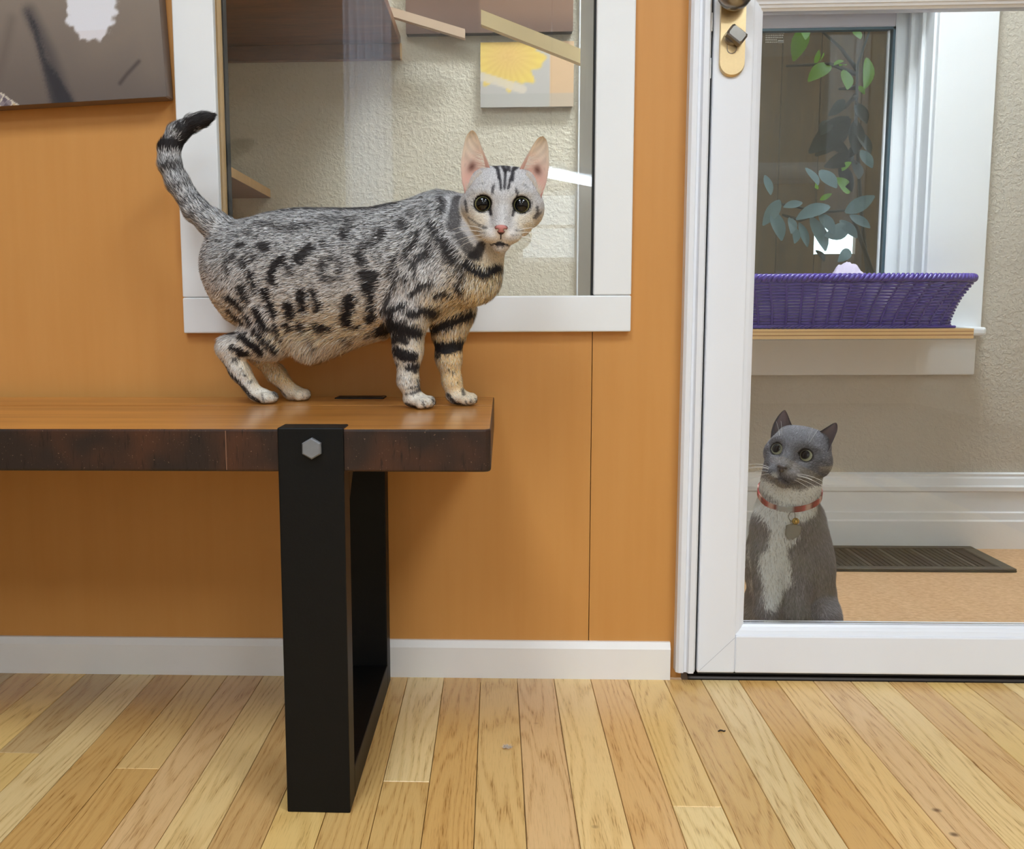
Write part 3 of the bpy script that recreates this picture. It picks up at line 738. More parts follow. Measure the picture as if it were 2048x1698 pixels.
# ================================================================ purple wicker basket
bk0 = np.array([0.752, 2.312, shz])
M_purple = plain('purple_wicker', (74, 52, 150), 0.32, var=0.18, vscale=60, coat=0.3)
basket = empty('wicker_basket', bk0, 'purple woven wicker basket on the plywood sill shelf', 'basket')
def ring(a_, b_, z_, nseg, wav=0.0, ns=36, ph=0.0, e=2.8):
    td = np.linspace(0, 2 * math.pi, 2401); c_, s_ = np.cos(td), np.sin(td)
    xd = np.sign(c_) * np.abs(c_) ** (2 / e); yd = np.sign(s_) * np.abs(s_) ** (2 / e)
    al = np.r_[0, np.cumsum(np.hypot(np.diff(xd * a_), np.diff(yd * b_)))]; al /= al[-1]
    th_ = np.linspace(0, 2 * math.pi, nseg, endpoint=False); x_ = np.interp(th_ / (2 * math.pi), al, xd); y_ = np.interp(th_ / (2 * math.pi), al, yd)
    o_ = wav * np.cos(th_ * ns + ph)
    L = np.sqrt((x_ / a_) ** 2 + (y_ / b_) ** 2); nx_, ny_ = x_ / a_ / L, y_ / b_ / L
    return np.stack([bk0[0] + a_ * x_ + o_ * nx_, bk0[1] + b_ * y_ + o_ * ny_, np.full(nseg, z_)], 1)
a0, b0, a1, b1, hb = 0.243, 0.084, 0.289, 0.118, 0.108
def prof_(t): k = t ** 1.5; return a0 + (a1 - a0) * k, b0 + (b1 - b0) * k
rows = 15
for i in range(rows):
    t = i / (rows - 1); a_, b_ = prof_(t * 0.93); z_ = bk0[2] + 0.006 + t * (hb - 0.018)
    tube('weaver', ring(a_, b_, z_, 320, 0.0036, 40, -0.24 * i), 0.0034, M_purple, basket, 5, True)
for j in range(40):
    pts = []
    for t in np.linspace(0, 1, 7):
        a_, b_ = prof_(t * 0.93); r_ = ring(a_ - 0.001, b_ - 0.001, bk0[2] + 0.004 + t * (hb - 0.012), 480)
        pts.append(r_[int((j * 12 + 6 + t * 14 * 0.24 / (2 * math.pi) * 12) % 480)])
    tube('stake', pts, 0.0030, M_purple, basket, 5)
for base_z, a_, b_, rr, tw in ((bk0[2] + hb, a1, b1, 0.0052, 46), (bk0[2] + 0.0045, a0 + 0.003, b0 + 0.003, 0.0028, 40)):
    c_ = ring(a_, b_, base_z, 420)
    nr = c_ - bk0; nr[:, 2] = 0; nr /= np.linalg.norm(nr, axis=1)[:, None]
    for q in range(3):
        ph = np.linspace(0, 2 * math.pi * tw, 420, endpoint=False) + q * 2 * math.pi / 3
        tube('rim_strand', c_ + rr * (np.cos(ph)[:, None] * nr + np.sin(ph)[:, None] * np.array([0, 0, 1.])), rr * 0.92, M_purple, basket, 6, True)
box('basket_floor', bk0[0] - a0 * 0.97, bk0[0] + a0 * 0.97, bk0[1] - b0 * 0.95, bk0[1] + b0 * 0.95, bk0[2] + 0.0006, bk0[2] + 0.006, M_purple, basket, 0.002)
# rumpled blanket in the basket
nx, ny = 90, 40; u, v = np.meshgrid(np.linspace(-1, 1, nx), np.linspace(-1, 1, ny)); u, v = u.ravel(), v.ravel()
bxw, byw = a0 * 0.88, b0 * 0.86
ud, vd = u * np.sqrt(1 - .38 * v * v), v * np.sqrt(1 - .38 * u * u); xs_, ys_ = bk0[0] + ud * bxw, bk0[1] + vd * byw
h = 0.05 + 0.02 * np.sin(3.1 * u + 1) * np.cos(2.2 * v) + 0.006 * np.sin(17 * u + 5 * v)
hx1, hx2 = X(1690, 535, 2.32), X(1803, 540, 2.32)
h += 0.061 * np.exp(-np.abs((xs_ - hx1) / 0.055) ** 2.6 - ((v + 0.1) / 0.6) ** 2) + 0.060 * np.exp(-np.abs((xs_ - hx2) / 0.026) ** 2.5 - ((v + 0.1) / 0.5) ** 2)
h += .0035 * np.sin(60 * u + 9 * v) * np.cos(23 * v) + .003 * rng.normal(size=len(h)) * .4
h = h * (1 - 0.85 * np.clip(np.maximum(np.abs(u), np.abs(v)) - 0.75, 0, 1) / 0.25) + 0.008
V = np.stack([xs_, ys_, bk0[2] + h], 1)
i, k = np.meshgrid(np.arange(nx - 1), np.arange(ny - 1)); a_ = (k * nx + i).ravel()
blk = mk('blanket', V, np.stack([a_, a_ + 1, a_ + nx + 1, a_ + nx], 1), attr_mat('plush', 0.95, 0.1, 0.08, 400), None, True)
cb = over(base_col(len(V), (206, 194, 214)), (np.abs(xs_ - hx1 - .001) < .017) * (h < .108) * (v < 0.1) * .95, (104, 74, 112))
cb = over(cb, np.exp(-((xs_ - hx2) / 0.014) ** 2), (92, 66, 104)); colored(blk.data, cb)
sol = blk.modifiers.new('thick', 'SOLIDIFY'); sol.thickness = 0.005
tag(blk, 'pale lilac plush blanket rumpled inside the purple basket', 'blanket')

# ================================================================ rubber floor mat with ribs
M_rub = plain('black_rubber', (20, 18, 17), 0.7, var=0.2); M_rubb = plain('rubber_border', (62, 58, 52), 0.6, var=0.1)
mxr = G(2035, 1146)[0]; my0, my1 = 2.195, 2.412; mx0 = 0.42
mat_ = empty('floor_mat', (mxr - 0.3, 2.2, 0), 'black ribbed rubber mat with grey border on the cork floor', 'mat')
box('mat_base', mx0, mxr, my0, my1, 0.0002, 0.005, M_rub, mat_, 0.0015)
for a in ((mx0, mxr, my0, my0 + 0.022), (mx0, mxr, my1 - 0.022, my1), (mx0, mx0 + 0.022, my0 + .0222, my1 - .0222), (mxr - 0.03, mxr, my0 + .0222, my1 - .0222)):
    box('border', *a, 0.0045, 0.0085, M_rubb, mat_, 0.002)
x_ = mx0 + 0.03; k = 0
while x_ < mxr - 0.045:
    box('rib', x_, x_ + 0.0075, my0 + 0.027, my1 - 0.027, 0.0045, 0.0072, M_rub if k % 6 else M_rubb, mat_); x_ += 0.0125; k += 1

# ================================================================ plants outside the far window
def leaf_mesh(name, bend):
    n = 7; V = []; Fs = []
    for i in range(n):
        t = i / (n - 1); w_ = 0.23 * math.sin(math.pi * min(1, t * 0.94 + 0.03)) ** 0.8; z_ = -bend * t * t
        V += [(-w_, t, z_ + 0.10 * w_), (0, t, z_ - 0.02), (w_, t, z_ + 0.10 * w_)]
    for i in range(n - 1):
        for j in (0, 1): Fs.append((i * 3 + j, i * 3 + j + 1, i * 3 + j + 4, i * 3 + j + 3))
    me = bpy.data.meshes.new(name); me.from_pydata(V, [], Fs); me.polygons.foreach_set('use_smooth', [True] * len(Fs)); return me
def leaf_mat(name, rgb, trans):
    t = NT(name); f = t.noise(t.coords(), 4, 2); c = lin(rgb); t.base(t.mix(f, tuple(x * .75 for x in c), tuple(x * 1.2 for x in c))); t.set(Roughness=0.32)
    out = [n for n in t.n if n.type == 'OUTPUT_MATERIAL'][0]; tl = t.add('ShaderNodeBsdfTranslucent'); tl.inputs['Color'].default_value = (*lin(trans), 1)
    mx = t.add('ShaderNodeMixShader'); mx.inputs[0].default_value = 0.4; t.link(t.b.outputs[0], mx.inputs[1]); t.link(tl.outputs[0], mx.inputs[2]); t.link(mx.outputs[0], out.inputs['Surface']); return t.m
M_lf = [leaf_mat('leaf_dark', (14, 24, 17), (8, 14, 5)), leaf_mat('leaf_sky_sheen', (158, 176, 184), (70, 90, 84)), leaf_mat('leaf_bright', (120, 160, 50), (150, 200, 50))]  # second leaf tone is paled for the sky it catches
LM = [[leaf_mesh('leaf', b_) for b_ in (0.15, 0.35)] for _ in M_lf]
for ms, m in zip(LM, M_lf):
    for me in ms: me.materials.append(m)
M_twig = plain('twig', (44, 34, 24), 0.7)
def add_leaf(parent, base, tip, kind, rollang=0.0):
    base, tip = np.asarray(base), np.asarray(tip); d = tip - base; L = np.linalg.norm(d); y_ = Vector(d / L)
    nrm = Vector((0.15, -1.0, 0.35)); x_ = y_.cross(nrm).normalized(); z_ = x_.cross(y_).normalized()
    R = Matrix((x_, y_, z_)).transposed() @ Matrix.Rotation(rollang, 3, 'Y')
    o = bpy.data.objects.new('leaf', LM[kind][random.randint(0, 1)]); COL.objects.link(o); o.parent = parent
    o.matrix_basis = Matrix.Translation(Vector(base) - Vector(wloc(parent))) @ R.to_4x4() @ Matrix.Scale(L, 4)
def plant(label, Yp, twigs, leaves):
    root = P(*twigs[0][0], Yp); t = empty('shrub', (root[0], root[1], -0.2), label, 'shrub')
    for k, tw in enumerate(twigs):
        pts = [P(x_, y_, Yp + 0.02 * math.sin(i * 2 + k)) for i, (x_, y_) in enumerate(tw)]
        if k == 0: pts = [np.array([pts[0][0], pts[0][1], -0.2])] + pts
        tube('twig', pts, np.linspace(0.007, 0.003, len(pts)), M_twig, t, 6)
    for (x0, y0_, x1, y1_, kd) in leaves: add_leaf(t, P(x0, y0_, Yp - 0.01), P(x1, y1_, Yp - 0.03 - 0.05 * random.random()), kd, random.uniform(-0.5, 0.5))
plant('dark leafy shrub with thin black twigs outside the far window', 3.0,
      [[(1745, 640), (1722, 420), (1712, 250), (1715, 130), (1740, 60)], [(1715, 140), (1680, 95), (1630, 50)], [(1712, 148), (1660, 128), (1572, 132)], [(1712, 175), (1678, 178)], [(1712, 190), (1690, 215), (1672, 220)], [(1712, 330), (1690, 300)]],
      [(1700, 235, 1640, 285, 0), (1700, 240, 1652, 305, 0), (1712, 240, 1716, 300, 0), (1690, 200, 1672, 222, 0), (1712, 290, 1700, 312, 0), (1715, 260, 1745, 300, 0), (1708, 310, 1668, 325, 0), (1710, 320, 1722, 350, 0), (1680, 330, 1705, 370, 0),
       (1712, 205, 1735, 240, 0), (1660, 240, 1645, 262, 0), (1640, 275, 1700, 300, 0),
       (1660, 128, 1630, 140, 2), (1665, 130, 1680, 118, 2), (1680, 132, 1692, 120, 2), (1690, 140, 1700, 170, 2), (1630, 128, 1640, 105, 2), (1640, 122, 1650, 108, 2), (1708, 60, 1722, 72, 2), (1735, 115, 1748, 160, 2), (1610, 55, 1594, 100, 2), (1604, 52, 1618, 60, 2), (1718, 172, 1728, 182, 2), (1680, 340, 1698, 325, 2), (1630, 375, 1640, 362, 2), (1640, 400, 1660, 388, 2), (1700, 385, 1690, 360, 2)])
plant('broad leaved plant with painted sky sheen low outside the far window', 2.82,
      [[(1780, 640), (1700, 420), (1640, 425), (1600, 415), (1545, 405)], [(1640, 425), (1600, 440), (1565, 430)]],
      [(1545, 420, 1568, 474, 1), (1605, 405, 1570, 410, 1), (1660, 412, 1605, 418, 1), (1622, 432, 1658, 492, 1), (1598, 445, 1620, 490, 1), (1582, 435, 1592, 452, 1), (1588, 452, 1602, 472, 1), (1640, 428, 1668, 450, 1), (1690, 425, 1745, 395, 1), (1700, 430, 1740, 450, 1), (1640, 340, 1672, 368, 1), (1612, 335, 1640, 362, 1), (1722, 300, 1745, 330, 1), (1560, 400, 1535, 440, 1), (1700, 455, 1660, 470, 1), (1530, 350, 1545, 385, 1), (1680, 440, 1715, 470, 1), (1690, 452, 1712, 470, 1), (1700, 500, 1690, 512, 1), (1632, 500, 1652, 510, 0)])

# ================================================================ small litter on the floor
lp = G(1015, 1499)
V = []; Fs = []
for q in range(160):
    d = rng.normal(size=3); d[2] = abs(d[2]) * 0.6; d /= np.linalg.norm(d); c_ = lp + np.array([rng.normal(0, .0035), rng.normal(0, .0022), 0.0022 + abs(rng.normal(0, .0012))])
    e_ = np.cross(d, rng.normal(size=3)); e_ /= np.linalg.norm(e_); i0 = len(V)
    V += [c_ - e_ * .0003, c_ + e_ * .0003, c_ + d * .004]; Fs.append((i0, i0 + 1, i0 + 2))
V = np.array(V); V[:, 2] = np.maximum(V[:, 2], 0.0003)
o = mk('lint_tuft', V, Fs, plain('lint', (206, 196, 186), 0.9)); tag(o, 'small pale tuft of fur lying on the oak floor', 'lint')
c_ = [G(1437, 1464), G(1440, 1462), G(1444, 1462.5), G(1448, 1464), G(1450, 1463)]
o = tube('dark_thread', [q + np.array([0, 0, .0012]) for q in c_], 0.0011, plain('dark_thread', (40, 26, 20), 0.7), None, 5); tag(o, 'tiny dark curled thread on the oak floor in front of the door', 'thread')
# ================================================================ cats: one continuous implicit surface per animal
class Body:
    """smooth union of tapered limbs and ellipsoids, meshed on a grid"""
    def __init__(self): self.p = []
    def cone(self, a, b, ra, rb, k=0.012, sq=1.0, n=None, flow=None, tagn='', cut=False):
        a, b = np.asarray(a, float), np.asarray(b, float); S = np.eye(3)
        if n is not None and sq != 1.0: n = np.asarray(n, float); n = n / np.linalg.norm(n); S = np.eye(3) + (1 / sq - 1) * np.outer(n, n)
        f = flow if flow is not None else (b - a); f = np.asarray(f, float); f = f / (np.linalg.norm(f) + 1e-9)
        self.p.append(dict(t='c', a=a, b=b, ra=ra, rb=rb, k=k, S=S, f=f, tag=tagn, cut=cut))
    def ell(self, c, r, k=0.01, R=None, flow=(0, 0, -1), tagn='', cut=False):
        self.p.append(dict(t='e', a=np.asarray(c, float), r=np.asarray(r, float), k=k, R=np.eye(3) if R is None else np.asarray(R, float), f=np.asarray(flow, float), tag=tagn, cut=cut))
    def dist(self, q, X_):
        if q['t'] == 'c':
            p = (X_ - q['a']) @ q['S'].T; ba = q['S'] @ (q['b'] - q['a']); L = ba @ ba
            h = np.clip(p @ ba / L, 0, 1) if L > 1e-12 else np.zeros(len(X_))
            return np.linalg.norm(p - h[:, None] * ba, axis=1) - (q['ra'] + (q['rb'] - q['ra']) * h)
        p = (X_ - q['a']) @ q['R']; r = q['r']
        k0 = np.linalg.norm(p / r, axis=1); k1 = np.linalg.norm(p / (r * r), axis=1)
        return np.where(k1 < 1e-9, -r.min(), k0 * (k0 - 1.0) / np.maximum(k1, 1e-9))
    def bounds(self, q):
        m = q['k'] + 0.012
        if q['t'] == 'c':
            R_ = max(q['ra'], q['rb']) + m; return np.minimum(q['a'], q['b']) - R_, np.maximum(q['a'], q['b']) + R_
        R_ = q['r'].max() + m; return q['a'] - R_, q['a'] + R_
    @staticmethod
    def comb(f, d, k, cut):
        if cut:
            d = -d; h = np.maximum(k - np.abs(f - d), 0) / k; return np.maximum(f, d) + h * h * k * 0.25
        h = np.maximum(k - np.abs(f - d), 0) / k; return np.minimum(f, d) - h * h * k * 0.25
    def mesh(self, vox):
        bs = [self.bounds(q) for q in self.p if not q['cut']]
        lo = np.min([b[0] for b in bs], 0); hi = np.max([b[1] for b in bs], 0)
        n = np.ceil((hi - lo) / vox).astype(int) + 1
        fb_, fh = np.full(n, 0.05, np.float32), np.full(n, 0.05, np.float32)
        ax = [lo[i] + vox * np.arange(n[i]) for i in range(3)]
        for q in self.p:
            b0_, b1_ = self.bounds(q)
            i0 = np.clip(((b0_ - lo) / vox).astype(int), 0, n - 1); i1 = np.clip(((b1_ - lo) / vox).astype(int) + 2, 1, n)
            if np.any(i1 <= i0): continue
            g = np.stack(np.meshgrid(*[ax[i][i0[i]:i1[i]] for i in range(3)], indexing='ij'), -1); sh_ = g.shape[:3]
            d = self.dist(q, g.reshape(-1, 3)).reshape(sh_)
            sl = tuple(slice(i0[i], i1[i]) for i in range(3)); f = fh if q['tag'] == 'head' else fb_; f[sl] = self.comb(f[sl], d, q['k'], q['cut'])
        return surface_nets(self.comb(fb_, fh, 0.005, False), lo, vox)
    def field(self, X_):
        f = [np.full(len(X_), 0.05), np.full(len(X_), 0.05)]
        for q in self.p: i = int(q['tag'] == 'head'); f[i] = self.comb(f[i], self.dist(q, X_), q['k'], q['cut'])
        return self.comb(f[0], f[1], 0.005, False)
    def headness(self, X_, band=0.004):
        """1 on the head, 0 on the rest of the body"""
        f = [np.full(len(X_), 0.05), np.full(len(X_), 0.05)]
        for q in self.p: i = int(q['tag'] == 'head'); f[i] = self.comb(f[i], self.dist(q, X_), q['k'], q['cut'])
        return np.clip((f[1 - 1] - f[1]) / band + .5, 0, 1)
    def hit(self, x_, y_, Y0, Y1, lift=0.0):
        """first point of the surface along the sight line through a photo pixel"""
        Ys = np.linspace(Y0, Y1, 200); X_ = np.array([P(x_, y_, Y) for Y in Ys]); f = self.field(X_); i = np.argmax(f < lift); return X_[i]
    def flow(self, X_):
        F_ = np.zeros((len(X_), 3)); w_ = np.zeros(len(X_))
        for q in self.p:
            if q['cut']: continue
            b0_, b1_ = self.bounds(q); m = np.all((X_ > b0_ - .03) & (X_ < b1_ + .03), 1)
            if not m.any(): continue
            w = np.exp(-np.clip(self.dist(q, X_[m]), -0.02, 1) / 0.006); fl = q['f']
            F_[m] += w[:, None] * fl; w_[m] += w
        return F_ / np.maximum(w_, 1e-9)[:, None]
def surface_nets(f, lo, vox):
    s = f < 0
    c = np.zeros(tuple(np.array(f.shape) - 1), np.int8); n = f.shape
    for dx in (0, 1):
        for dy in (0, 1):
            for dz in (0, 1): c += s[dx:n[0] - 1 + dx, dy:n[1] - 1 + dy, dz:n[2] - 1 + dz]
    cell = np.argwhere((c > 0) & (c < 8)); M_ = len(cell); idx = np.full(c.shape, -1, np.int64); idx[tuple(cell.T)] = np.arange(M_)
    cor = np.array([(i, j, k) for i in (0, 1) for j in (0, 1) for k in (0, 1)])
    vals = np.stack([f[cell[:, 0] + o[0], cell[:, 1] + o[1], cell[:, 2] + o[2]] for o in cor], 1)
    acc = np.zeros((M_, 3)); cnt = np.zeros(M_)
    for i in range(8):
        for j in range(i + 1, 8):
            if np.abs(cor[i] - cor[j]).sum() != 1: continue
            a_, b_ = vals[:, i], vals[:, j]; m = (a_ < 0) != (b_ < 0); t = a_[m] / (a_[m] - b_[m])
            acc[m] += cor[i] + t[:, None] * (cor[j] - cor[i]); cnt[m] += 1
    V = lo + vox * (cell + acc / cnt[:, None]); Q = []
    for ax in range(3):
        u, v = [(1, 2), (2, 0), (0, 1)][ax]
        sl0 = [slice(None)] * 3; sl1 = [slice(None)] * 3; sl0[ax] = slice(0, -1); sl1[ax] = slice(1, None)
        e = np.argwhere(s[tuple(sl0)] != s[tuple(sl1)]); e = e[(e[:, u] > 0) & (e[:, v] > 0) & (e[:, u] < n[u] - 1) & (e[:, v] < n[v] - 1)]
        fl = s[tuple(e.T)]
        def cid(du, dv):
            w = e.copy(); w[:, u] -= du; w[:, v] -= dv; return idx[tuple(w.T)]
        q = np.stack([cid(1, 1), cid(0, 1), cid(0, 0), cid(1, 0)], 1); q[~fl] = q[~fl][:, ::-1]; Q.append(q)
    return V, np.concatenate(Q)
def relax(V, Q, it=2, lam=0.5):
    e = np.concatenate([Q[:, [0, 1]], Q[:, [1, 2]], Q[:, [2, 3]], Q[:, [3, 0]]])
    for _ in range(it):
        S_ = np.zeros_like(V); c = np.zeros(len(V))
        for a_, b_ in ((0, 1), (1, 0)):
            for d in range(3): S_[:, d] += np.bincount(e[:, a_], V[e[:, b_], d], len(V))
            c += np.bincount(e[:, a_], minlength=len(V))
        V = V + lam * (S_ / c[:, None] - V)
    return V
def vnormals(V, Q):
    nf = np.cross(V[Q[:, 2]] - V[Q[:, 0]], V[Q[:, 3]] - V[Q[:, 1]]); N = np.zeros_like(V)
    for i in range(4):
        for d in range(3): N[:, d] += np.bincount(Q[:, i], nf[:, d], len(V))
    return N / np.maximum(np.linalg.norm(N, axis=1), 1e-12)[:, None], np.linalg.norm(nf, axis=1) / 2
def fast_mesh(name, V, F, cols=None, nrm=None, smooth=True):
    me = bpy.data.meshes.new(name); nv, nf, k = len(V), len(F), F.shape[1]
    me.vertices.add(nv); me.vertices.foreach_set('co', np.ascontiguousarray(V, np.float32).ravel())
    me.loops.add(nf * k); me.loops.foreach_set('vertex_index', np.ascontiguousarray(F, np.int32).ravel())
    me.polygons.add(nf); me.polygons.foreach_set('loop_start', np.arange(0, nf * k, k, dtype=np.int32)); me.polygons.foreach_set('loop_total', np.full(nf, k, np.int32))
    if smooth: me.polygons.foreach_set('use_smooth', np.ones(nf, bool))
    me.update(calc_edges=True); me.validate()
    if cols is not None: colored(me, cols)
    if nrm is not None:
        at = me.attributes.new('fn', 'FLOAT_VECTOR', 'POINT'); at.data.foreach_set('vector', np.ascontiguousarray(nrm, np.float32).ravel())
    return me
def fur_mat(name):
    t = NT(name); a_ = t.add('ShaderNodeAttribute', attribute_name='Col'); t.base(a_.outputs['Color'])
    nn = t.add('ShaderNodeAttribute', attribute_name='fn'); t.link(nn.outputs['Vector'], t.b.inputs['Normal'])
    t.set(Roughness=0.62); t.b.inputs['Specular IOR Level'].default_value = 0.25
    return t.m
M_fur = fur_mat('fur'); M_skin = attr_mat('coat', 0.75, 0.15)

def grow_fur(V, Q, N, area, body, count, length, width, colour, flow_fix, lift, keep, seed, floor_z=None):
    """strands as thin curved ribbons; length/lift/colour are functions of the root"""
    r = np.random.default_rng(seed); pr = np.cumsum(area); fi = np.searchsorted(pr, r.random(count) * pr[-1])
    w = r.dirichlet((1, 1, 1, 1), count); q = Q[fi]
    R_ = (V[q] * w[..., None]).sum(1); n_ = (N[q] * w[..., None]).sum(1); n_ /= np.linalg.norm(n_, axis=1)[:, None]
    m = keep(R_); R_, n_ = R_[m], n_[m]; cnt = len(R_)
    fl = flow_fix(R_, body.flow(R_)); fl = fl + r.normal(0, 0.16, fl.shape); fl -= n_ * (fl * n_).sum(1)[:, None]; fl /= np.linalg.norm(fl, axis=1)[:, None] + 1e-9
    L = length(R_) * r.uniform(0.65, 1.2, cnt); lf = lift(R_) * r.uniform(0.6, 1.4, cnt)
    d1_ = fl * np.cos(lf)[:, None] + n_ * np.sin(lf)[:, None]; d2_ = fl * np.cos(lf * .35)[:, None] + n_ * np.sin(lf * .35)[:, None]
    sd = np.cross(n_, fl); wd = ((width(R_) if callable(width) else width) * r.uniform(0.7, 1.3, cnt))[:, None]
    p0 = R_ - n_ * 0.0004; p1 = p0 + d1_ * (L * .5)[:, None]; p2 = p1 + d2_ * (L * .5)[:, None]
    P5 = np.stack([p0 - sd * wd, p0 + sd * wd, p1 + sd * wd * .8, p1 - sd * wd * .8, p2], 1).reshape(-1, 3)
    b = np.arange(cnt)[:, None] * 5; F = np.concatenate([b + [[0, 1, 2]], b + [[0, 2, 3]], b + [[3, 2, 4]]], 0)
    croot, ctip = colour(R_, n_, r)
    if floor_z is not None: P5[:, 2] = np.maximum(P5[:, 2], floor_z)
    C5 = np.stack([croot, croot, croot * .4 + ctip * .6, croot * .4 + ctip * .6, ctip], 1).reshape(-1, 3)
    nn = np.repeat(n_ * .85 + fl * -.1 + sd * r.normal(0, .18, cnt)[:, None], 5, 0); nn /= np.linalg.norm(nn, axis=1)[:, None]
    return fast_mesh('fur', P5, F, np.clip(C5, 0, 255), nn, False)

def head_shape(B, H, R, s, fat=1.0):
    """skull, cheeks, muzzle in local millimetres: x across, y up, z towards the nose"""
    L = lambda *p: H + s * 0.001 * (R @ np.array(p, float)); k = 0.001 * s
    E_ = lambda c, r, kk, **kw: B.ell(L(*c), np.array(r) * k, kk * k, R, tagn='head', **kw)
    E_((0, 13, -14), (45, 38, 46), 10); E_((0, 14, 8), (41, 31, 31), 12)
    for sg in (-1, 1):
        E_((sg * 30 * fat, -2, 2), (21.5, 21, 28), 14)
        E_((sg * 32 * fat, -4, -10), (18.5, 22, 21), 12)
        E_((sg * 24, 31, -12), (16, 15, 20), 12)
    E_((0, -27, 26), (25, 19, 24), 12)
    for sg in (-1, 1):
        E_((sg * 22, -20, 18), (17, 16, 19), 10)
        E_((sg * 11, -33.5, 40), (14, 10.5, 13), 6)
    E_((0, -47, 33), (11, 9, 13), 7)
    B.cone(L(0, 10, 30), L(0, -20, 46), 13 * k, 8.5 * k, 9 * k, tagn='head'); E_((0, -24.5, 49), (8, 5.5, 6.5), 5)
    for sg in (-1, 1):
        E_((sg * 23, 17, 23), (14, 6, 9), 8)
        E_((sg * 24, 3.2, 37.5), (11.6, 11.0, 12), 3, cut=True)
    return L
def add_eyes(par, L, R, s, iris, pupil, rim, look=(0, 0)):
    for sg in (-1, 1):
        c = L(sg * 23.3, 3.0, 21.2); r_ = 13.2 * s * 0.001; seg, rings = 36, 26; V = []; C = []
        ax = R @ np.array([sg * 0.06 + look[0], look[1], 1.0]); ax /= np.linalg.norm(ax); e1 = np.cross(R[:, 1], ax); e1 /= np.linalg.norm(e1); e2 = np.cross(ax, e1)
        for i in range(rings + 1):
            th_ = math.pi * (i / rings) ** 1.35
            for j in range(seg):
                ph = 2 * math.pi * j / seg; V.append(c + r_ * (ax * math.cos(th_) + math.sin(th_) * (e1 * math.cos(ph) + e2 * math.sin(ph))))
                d = math.degrees(th_)
                if d < pupil: col = (6, 6, 8)
                elif d < rim: t = (d - pupil) / (rim - pupil); col = np.array(iris) * (0.75 + 0.45 * math.sin(ph * 9 + i) ** 2 * .4 + .2 * t)
                else: col = (16, 14, 13)
                C.append(col)
        Fs = [(i * seg + j, i * seg + (j + 1) % seg, (i + 1) * seg + (j + 1) % seg, (i + 1) * seg + j) for i in range(rings) for j in range(seg)]
        o = mk('eye', V, Fs, attr_mat('eye_gloss', 0.04, 0.45), par, True); colored(o.data, C)
def ear(par, L, outer, inner, zb_, zt, depth, cin, cout, s, name='ear'):
    """cupped ear between an outer and an inner contour (x,y in local mm, base to tip)"""
    def res(pts, n):
        pts = np.asarray(pts, float); d = np.r_[0, np.cumsum(np.linalg.norm(np.diff(pts, axis=0), axis=1))]; d /= d[-1]
        t = np.linspace(0, 1, n); return np.stack([np.interp(t, d, pts[:, 0]), np.interp(t, d, pts[:, 1])], 1)
    nv, nu = 26, 19; O, I = res(outer, nv), res(inner, nv)
    for A in (O, I):
        for _ in range(2): A[1:-1] = (A[:-2] + 2 * A[1:-1] + A[2:]) / 4
    V = []; C = []
    for side in (0, 1):
        for i in range(nv):
            t = i / (nv - 1)
            for j in range(nu):
                u = j / (nu - 1); xy = O[i] * (1 - u) + I[i] * u
                bow = math.sin(math.pi * u) ** 0.8
                z_ = zb_ + (zt - zb_) * t - depth * bow * (1 - t) ** 0.55 - side * (0.4 + 1.9 * bow) - 5 * (u - 0.5) * (1 - t)
                V.append(L(xy[0], xy[1], z_)); C.append(cin(u, t) if side == 0 else cout(u, t))
    Fs = []; W_ = nv * nu
    for i in range(nv - 1):
        for j in range(nu - 1):
            a_ = i * nu + j; Fs.append((a_, a_ + 1, a_ + nu + 1, a_ + nu)); Fs.append((W_ + a_ + nu, W_ + a_ + nu + 1, W_ + a_ + 1, W_ + a_))
        for j in (0, nu - 1):
            a_ = i * nu + j; Fs.append((a_, a_ + nu, W_ + a_ + nu, W_ + a_) if j == 0 else (a_ + nu, a_, W_ + a_, W_ + a_ + nu))
    for j in range(nu - 1): a_ = (nv - 1) * nu + j; Fs.append((a_, a_ + 1, W_ + a_ + 1, W_ + a_))
    o = mk(name, V, Fs, M_skin, par, True); colored(o.data, np.clip(C, 0, 255)); return o
def nose_part(par, L, R, s, pink, dark):
    B = Body(); k = 0.001 * s
    B.ell(L(0, -24.6, 53.2), np.array([8.2, 4.2, 4.5]) * k, 2 * k, R); B.ell(L(0, -28.5, 52.6), np.array([4.4, 4.6, 4.0]) * k, 4 * k, R)
    for sg in (-1, 1): B.ell(L(sg * 5.0, -27.4, 55.6), np.array([2.0, 1.5, 2.0]) * k, 1.2 * k, R, cut=True)
    V, Q = B.mesh(0.00055); V = relax(V, Q, 2); o = mk('nose', V, Q, attr_mat('nose_skin', 0.45, 0.4), par, True)
    loc = ((V - L(0, 0, 0)) @ R) / k; c = np.tile(np.array(pink, float), (len(V), 1))
    rimm = np.clip((np.abs(loc[:, 0]) / 8.2) ** 2 + ((loc[:, 1] + 25.5) / 5.5) ** 2 - .55, 0, 1)
    c = over(c, np.clip(rimm * 1.6, 0, 1), dark)
    for sg in (-1, 1): c = over(c, np.exp(-(((loc[:, 0] - sg * 5) / 1.9) ** 2 + ((loc[:, 1] + 27.4) / 1.5) ** 2)), (30, 18, 18))
    c = over(c, np.clip((-29.5 - loc[:, 1]) / 2, 0, 1), dark); colored(o.data, c)
    pts = [L(0, -31.5, 54.3), L(0, -35, 54.2), L(0, -38.6, 53.0)]; tube('philtrum', pts, [0.0009 * s, 0.0007 * s, 0.0007 * s], plain('mouth_dark', (44, 30, 30), 0.6), par, 6)
